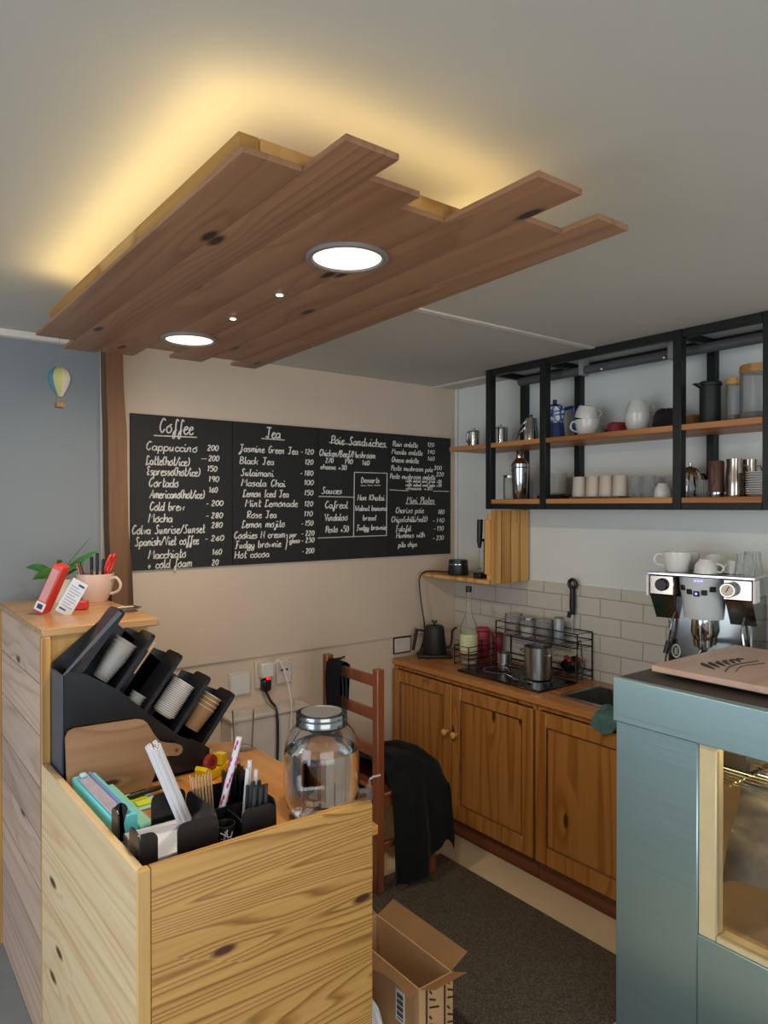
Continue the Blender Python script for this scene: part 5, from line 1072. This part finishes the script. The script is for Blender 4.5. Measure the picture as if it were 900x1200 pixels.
# group head and portafilter
MB().lathe([(0, 1.315), (.042, 1.315), (.045, 1.26), (.036, 1.235), (0, 1.235)], 28, (2.765, 1.505, 0)).build('group_head', 'chrome', em, True)
MB().lathe([(0, 1.234), (.037, 1.234), (.034, 1.205), (.012, 1.195), (0, 1.195)], 28, (2.765, 1.505, 0)).build('portafilter', 'chrome', em, True)
MB().tube([(2.735, 1.495, 1.218), (2.62, 1.455, 1.205)], [.009, .013], 12).build('portafilter_handle', 'black_plastic', em, True)
MB().tube(spline([(2.765, 1.505, 1.195), (2.75, 1.52, 1.175), (2.745, 1.525, 1.16)], 4), .007, 8).build('coffee_spout', 'chrome', em, True)
for y, s_ in ((1.628, 1), (1.36, -1)):
    MB().tube(spline([(2.80, y, 1.32), (2.765, y, 1.29), (2.755, y+.012*s_, 1.2), (2.74, y+.02*s_, 1.12)], 5), .006, 8).build('steam_wand', 'chrome', em, True)
    MB().tube([(2.757, y+.010*s_, 1.21), (2.743, y+.018*s_, 1.16)], .011, 10).build('wand_grip', 'black_plastic', em, True)
MB().box(2.69, 3.04, e0+.01, e1-.06, .893, .985, .008).build('drip_tray', 'chrome', em, True)
MB().box(2.80, 2.803, 1.60, 1.65, 1.10, 1.1502).build('badge_plate', 'dark_chrome', em, True)
MB().tube([(2.797, 1.62+.016*math.cos(a), 1.165+.026*math.sin(a)) for a in [2*PI*k/24 for k in range(24)]], .004, 6, True).tube([(2.797, 1.617, 1.18), (2.797, 1.617, 1.15)], .0025, 6).tube([(2.797, 1.624, 1.18), (2.797, 1.624, 1.15)], .0025, 6).build('oval_emblem', 'pinkish' if False else 'ceramic', em, True)
for x, y in ((2.72, e0+.04), (2.72, e1-.09), (3.0, e0+.04), (3.0, e1-.09)): MB().lathe([(0, 0), (.016, 0), (.018, .018), (0, .0205)], 14, (x, y, WZ+.0005)).build('foot', 'black_plastic', em, True)
EZ = 1.5005; EMR = math.radians(12); em.rotation_euler.z = EMR
def eloc(x, y, z): dx, dy = x-2.88, y-1.5; return (2.88+dx*math.cos(EMR)-dy*math.sin(EMR), 1.5+dx*math.sin(EMR)+dy*math.cos(EMR), z)
cup('large_white_cup', 'large white cup at the left end on the espresso machine', eloc(2.785, 1.615, EZ), .058, .082, rz=PI-YAW-.25, foot=.76, group='cups on the espresso machine')
cup('large_white_cup', 'large white cup behind the leftmost cup on the espresso machine', eloc(2.907, 1.618, EZ), .058, .078, rz=.5, foot=.76, group='cups on the espresso machine')
cup('white_espresso_cup', 'upturned small white cup at the front middle of the espresso machine', eloc(2.765, 1.495, EZ+.058), .045, .057, rz=-1.4, rot=(PI, 0, -1.4), group='cups on the espresso machine')
cup('white_espresso_cup', 'upturned white cup in the back row of the espresso machine', eloc(2.90, 1.50, EZ+.072), .052, .071, rz=.5, rot=(PI, 0, .5), group='cups on the espresso machine')
cup('white_espresso_cup', 'upturned white cup next to the ribbed glasses on the machine', eloc(2.837, 1.410, EZ+.052), .040, .051, rz=3., rot=(PI, 0, 3.), group='cups on the espresso machine')
rglass('upturned ribbed glass on the machine beside the small cups', *eloc(2.775, 1.352, EZ+.001), .037, .085, 'glasses on the espresso machine')
rglass('upturned ribbed glass at the back right of the espresso machine', *eloc(2.86, 1.345, EZ+.001), .037, .09, 'glasses on the espresso machine')

# ================================================================== steel display case
dc = thing('display_case', 'brushed steel display case with a lit glass window', 'display case', (2.3, .9, 0))
cx0, cx1, cy0, cy1, ct = 2.055, 2.54, .30, 1.405, 1.2
wy1, wz0, wz1 = 1.095, .485, 1.052       # window: far edge, sill, head
MB().box(cx0-.012, cx0+.02, cy0, cy1, 1.055, ct, .004).build('top_band', 'case_steel', dc, True)
MB().box(cx0, cx0+.03, 1.115, cy1-.006, .02, 1.0545, .003).build('corner_panel', 'case_steel', dc, True)
MB().box(cx0, cx0+.03, cy0, 1.1145, .02, .47, .003).build('lower_panel', 'case_steel', dc, True)
MB().box(cx0+.03, cx1, cy1-.03, cy1-.006, .02, 1.0545).build('end_panel', 'case_steel', dc, True)
MB().box(cx0+.02, cx1, cy0, cy1, 1.165, ct-.002, .003).build('top_sheet', 'case_top', dc, True)
MB().box(cx0+.031, cx1, cy0, cy1-.031, .02, .46).build('base_block', 'case_steel', dc, True)
MB().box(cx0+.061, cx1-.021, cy0, cy1-.051, .4605, .466).build('floor_lining', 'beige_int', dc, True)
MB().box(cx1-.02, cx1, cy0, cy1-.031, .461, 1.164).build('rear_lining', 'beige_int', dc, True)
MB().box(cx0+.031, cx1-.021, cy1-.05, cy1-.031, .461, 1.164).build('end_lining', 'beige_int', dc, True)
MB().box(cx0+.005, cx0+.05, 1.06, 1.1145, .4705, 1.0545, .003).build('window_stile', 'brass', dc, True)
MB().box(cx0+.004, cx0+.06, cy0, 1.0595, .4705, .49, .003).build('window_sill', 'brass', dc, True)
MB().box(cx0+.016, cx0+.021, cy0, 1.0595, .4905, 1.054).build('glass_pane', 'pane', dc, True)
m = MB(); zs = .93
for k in range(14): x = cx0+.08+.028*k; m.tube([(x, cy0+.02, zs), (x, cy1-.06, zs)], .0025, 6)
for y in (.35, .7, 1.05, 1.34): m.tube([(cx0+.07, y, zs-.004), (cx1-.03, y, zs-.004)], .004, 6)
m.build('wire_shelf', 'chrome', dc, True)
MB().box(cx0+.07, cx0+.09, cy0+.02, cy1-.08, 1.135, 1.15).build('case_lamp', 'case_led', dc, True)
for y in (cy0+.05, cy1-.07): MB().box(cx0+.06, cx0+.10, y, y+.04, 0, .02).box(cx1-.1, cx1-.06, y, y+.04, 0, .02).build('foot', 'black_plastic', dc, True)
def foilfn(u_, v_): return (2.16+.17*u_+.006*math.sin(u_*13+v_*11), 1.10-.50*v_, (.60+.17*v_)*(1-u_)+.915*u_+.008*math.sin(v_*17+u_*5)*(1-u_))
top('foil_sheet', MB().grid(foilfn, 16, 16, .004), 'foil', 'slanted grey foil sheet below the wire shelf inside the display case', 'sheet', ang=80)
t = thing('product_tin', 'dark tin standing on the wire shelf inside the display case', 'tin', (2.30, 1.12, zs+.003)); MB().box(-.06, .06, -.07, .07, 0, .085, .008).build('tin_body', 'case_top', t); MB().box(-.062, .062, -.072, .072, .0855, .1, .004).build('tin_lid', 'dark_chrome', t)
# loose wood board on top
bd = thing('wooden_board', 'pinkish wooden board lying on top of the display case', 'board', (2.5, 1.0, ct))
MB().box(2.175, 2.75, .45, 1.345, ct+.012, ct+.034, .003).build('board_sheet', 'board_pink', bd, True)
MB().box(2.25, 2.29, .5, 1.3, ct-.001, ct+.0118).box(2.46, 2.5, .5, 1.3, ct-.001, ct+.0118).build('batten', 'kraft', bd, True)
m = MB()
for k in range(6):
    x = 2.31+.035*k; m.tube(spline([(x-.03, 1.18+.0*k, ct+.0346), (x, 1.235-.006*k, ct+.0346), (x+.03, 1.255-.012*k, ct+.0346)], 4), [.002, .004, .006, .007, .007, .006, .004, .003, .001], 5)
m.tube(spline([(2.27, 1.14, ct+.0346), (2.38, 1.17, ct+.0346), (2.52, 1.15, ct+.0346)], 5), .0028, 5)
m.tube(spline([(2.30, 1.12, ct+.0346), (2.40, 1.145, ct+.0346), (2.50, 1.12, ct+.0346)], 5), .002, 5)
m.build('leaf_print', 'case_top', bd, True)

# ================================================================== floor items
top('rubber_mat', MB().prism([(1.56, .2), (2.04, .2), (2.04, 1.43), (2.405, 1.43), (2.405, 2.66), (1.6, 2.66)], 'z', .0005, .009), 'mat', 'dark ribbed rubber floor mat in the walkway', 'mat')
cb = thing('cardboard_box', 'open brown cardboard box on the floor beside the box counter', 'box', (1.40, 1.85, 0), rz=0)
q0, q1, r0, r1, qh = 1.385, 1.525, 1.63, 2.03, .30
MB().box(q0, q0+.005, r0, r1, 0.01, qh).build('side_wall', 'cardboard', cb, True); MB().box(q1-.005, q1, r0, r1, .01, qh).build('side_wall', 'cardboard', cb, True)
MB().box(q0+.005, q1-.005, r0, r0+.005, .01, qh).build('end_wall', 'cardboard', cb, True); MB().box(q0+.005, q1-.005, r1-.005, r1, .01, qh).build('end_wall', 'cardboard', cb, True)
MB().box(q0, q1, r0, r1, 0.0095, .0145).build('box_bottom', 'cardboard_in', cb, True)
def flap(a, b, out, l_, mat='cardboard_in', ripple=0.):
    a, b, out = Vector(a), Vector(b), Vector(out).normalized()
    MB().grid(lambda u_, v_: a+(b-a)*(u_*.97+.015)+out*l_*v_*(1-ripple*abs(math.sin(u_*4+.6))), 12, 4, .004).build('flap', mat, cb, True)
flap((q1, r0, qh), (q1, r1, qh), (.9, .0, .42), .078)
flap((q0, r0, qh), (q0, r1, qh), (-.9, 0, -.75), .06, 'cardboard_in', .55)
flap((q0, r0, qh), (q1, r0, qh), (.12, -.9, .4), .066)
flap((q0, r1, qh), (q1, r1, qh), (-.05, .75, .4), .07)
m = MB(); fx = lambda a: q0+.012+a
for k in range(2):
    zz = [.28-.026*i for i in range(9)]; x = q0+.03+.075*k
    m.tube([(x, r0-.001, .29), (x, r0-.001, .02)], .004, 4)
    for i in range(6): m.tube([(x+.012, r0-.001, zz[i]), (x+.012+.03*((i*7) % 3)/2.+.008, r0-.001, zz[i]-.012)], .003, 4)
m.build('printed_marks', plain('brown_print', '3c2a1c', .8), cb, True)
for k, (y, z) in enumerate(((1.72, .2), (1.90, .22))):
    lb = MB().box(q0-.0016, q0-.0004, y-.022, y+.022, z-.05, z+.05).build('shipping_label', 'paper', cb, True); lb2 = MB()
    for i in range(9): lb2.box(q0-.0024, q0-.0017, y-.015, y+.015, z-.042+.0095*i, z-.042+.0095*i+.004*(1+i % 2))
    b2 = lb2.build('barcode', 'ink', cb, True); b2.parent = lb
def crump(u_, v_):
    a = 2*PI*v_; r = .10*math.sin(PI/2*u_)*(1+.16*math.sin(5*a+2)+.08*math.sin(11*a)); return (r*.55*math.cos(a), r*math.sin(a), max(.001, .24*(1-u_**2)+.012*math.sin(7*a+u_*9)*u_))
top('paper_bag', MB().grid(crump, 12, 36), 'paper', 'crumpled white paper bag on the floor between box and counter', 'bag', (1.29, 1.78, 0.0), ang=30)
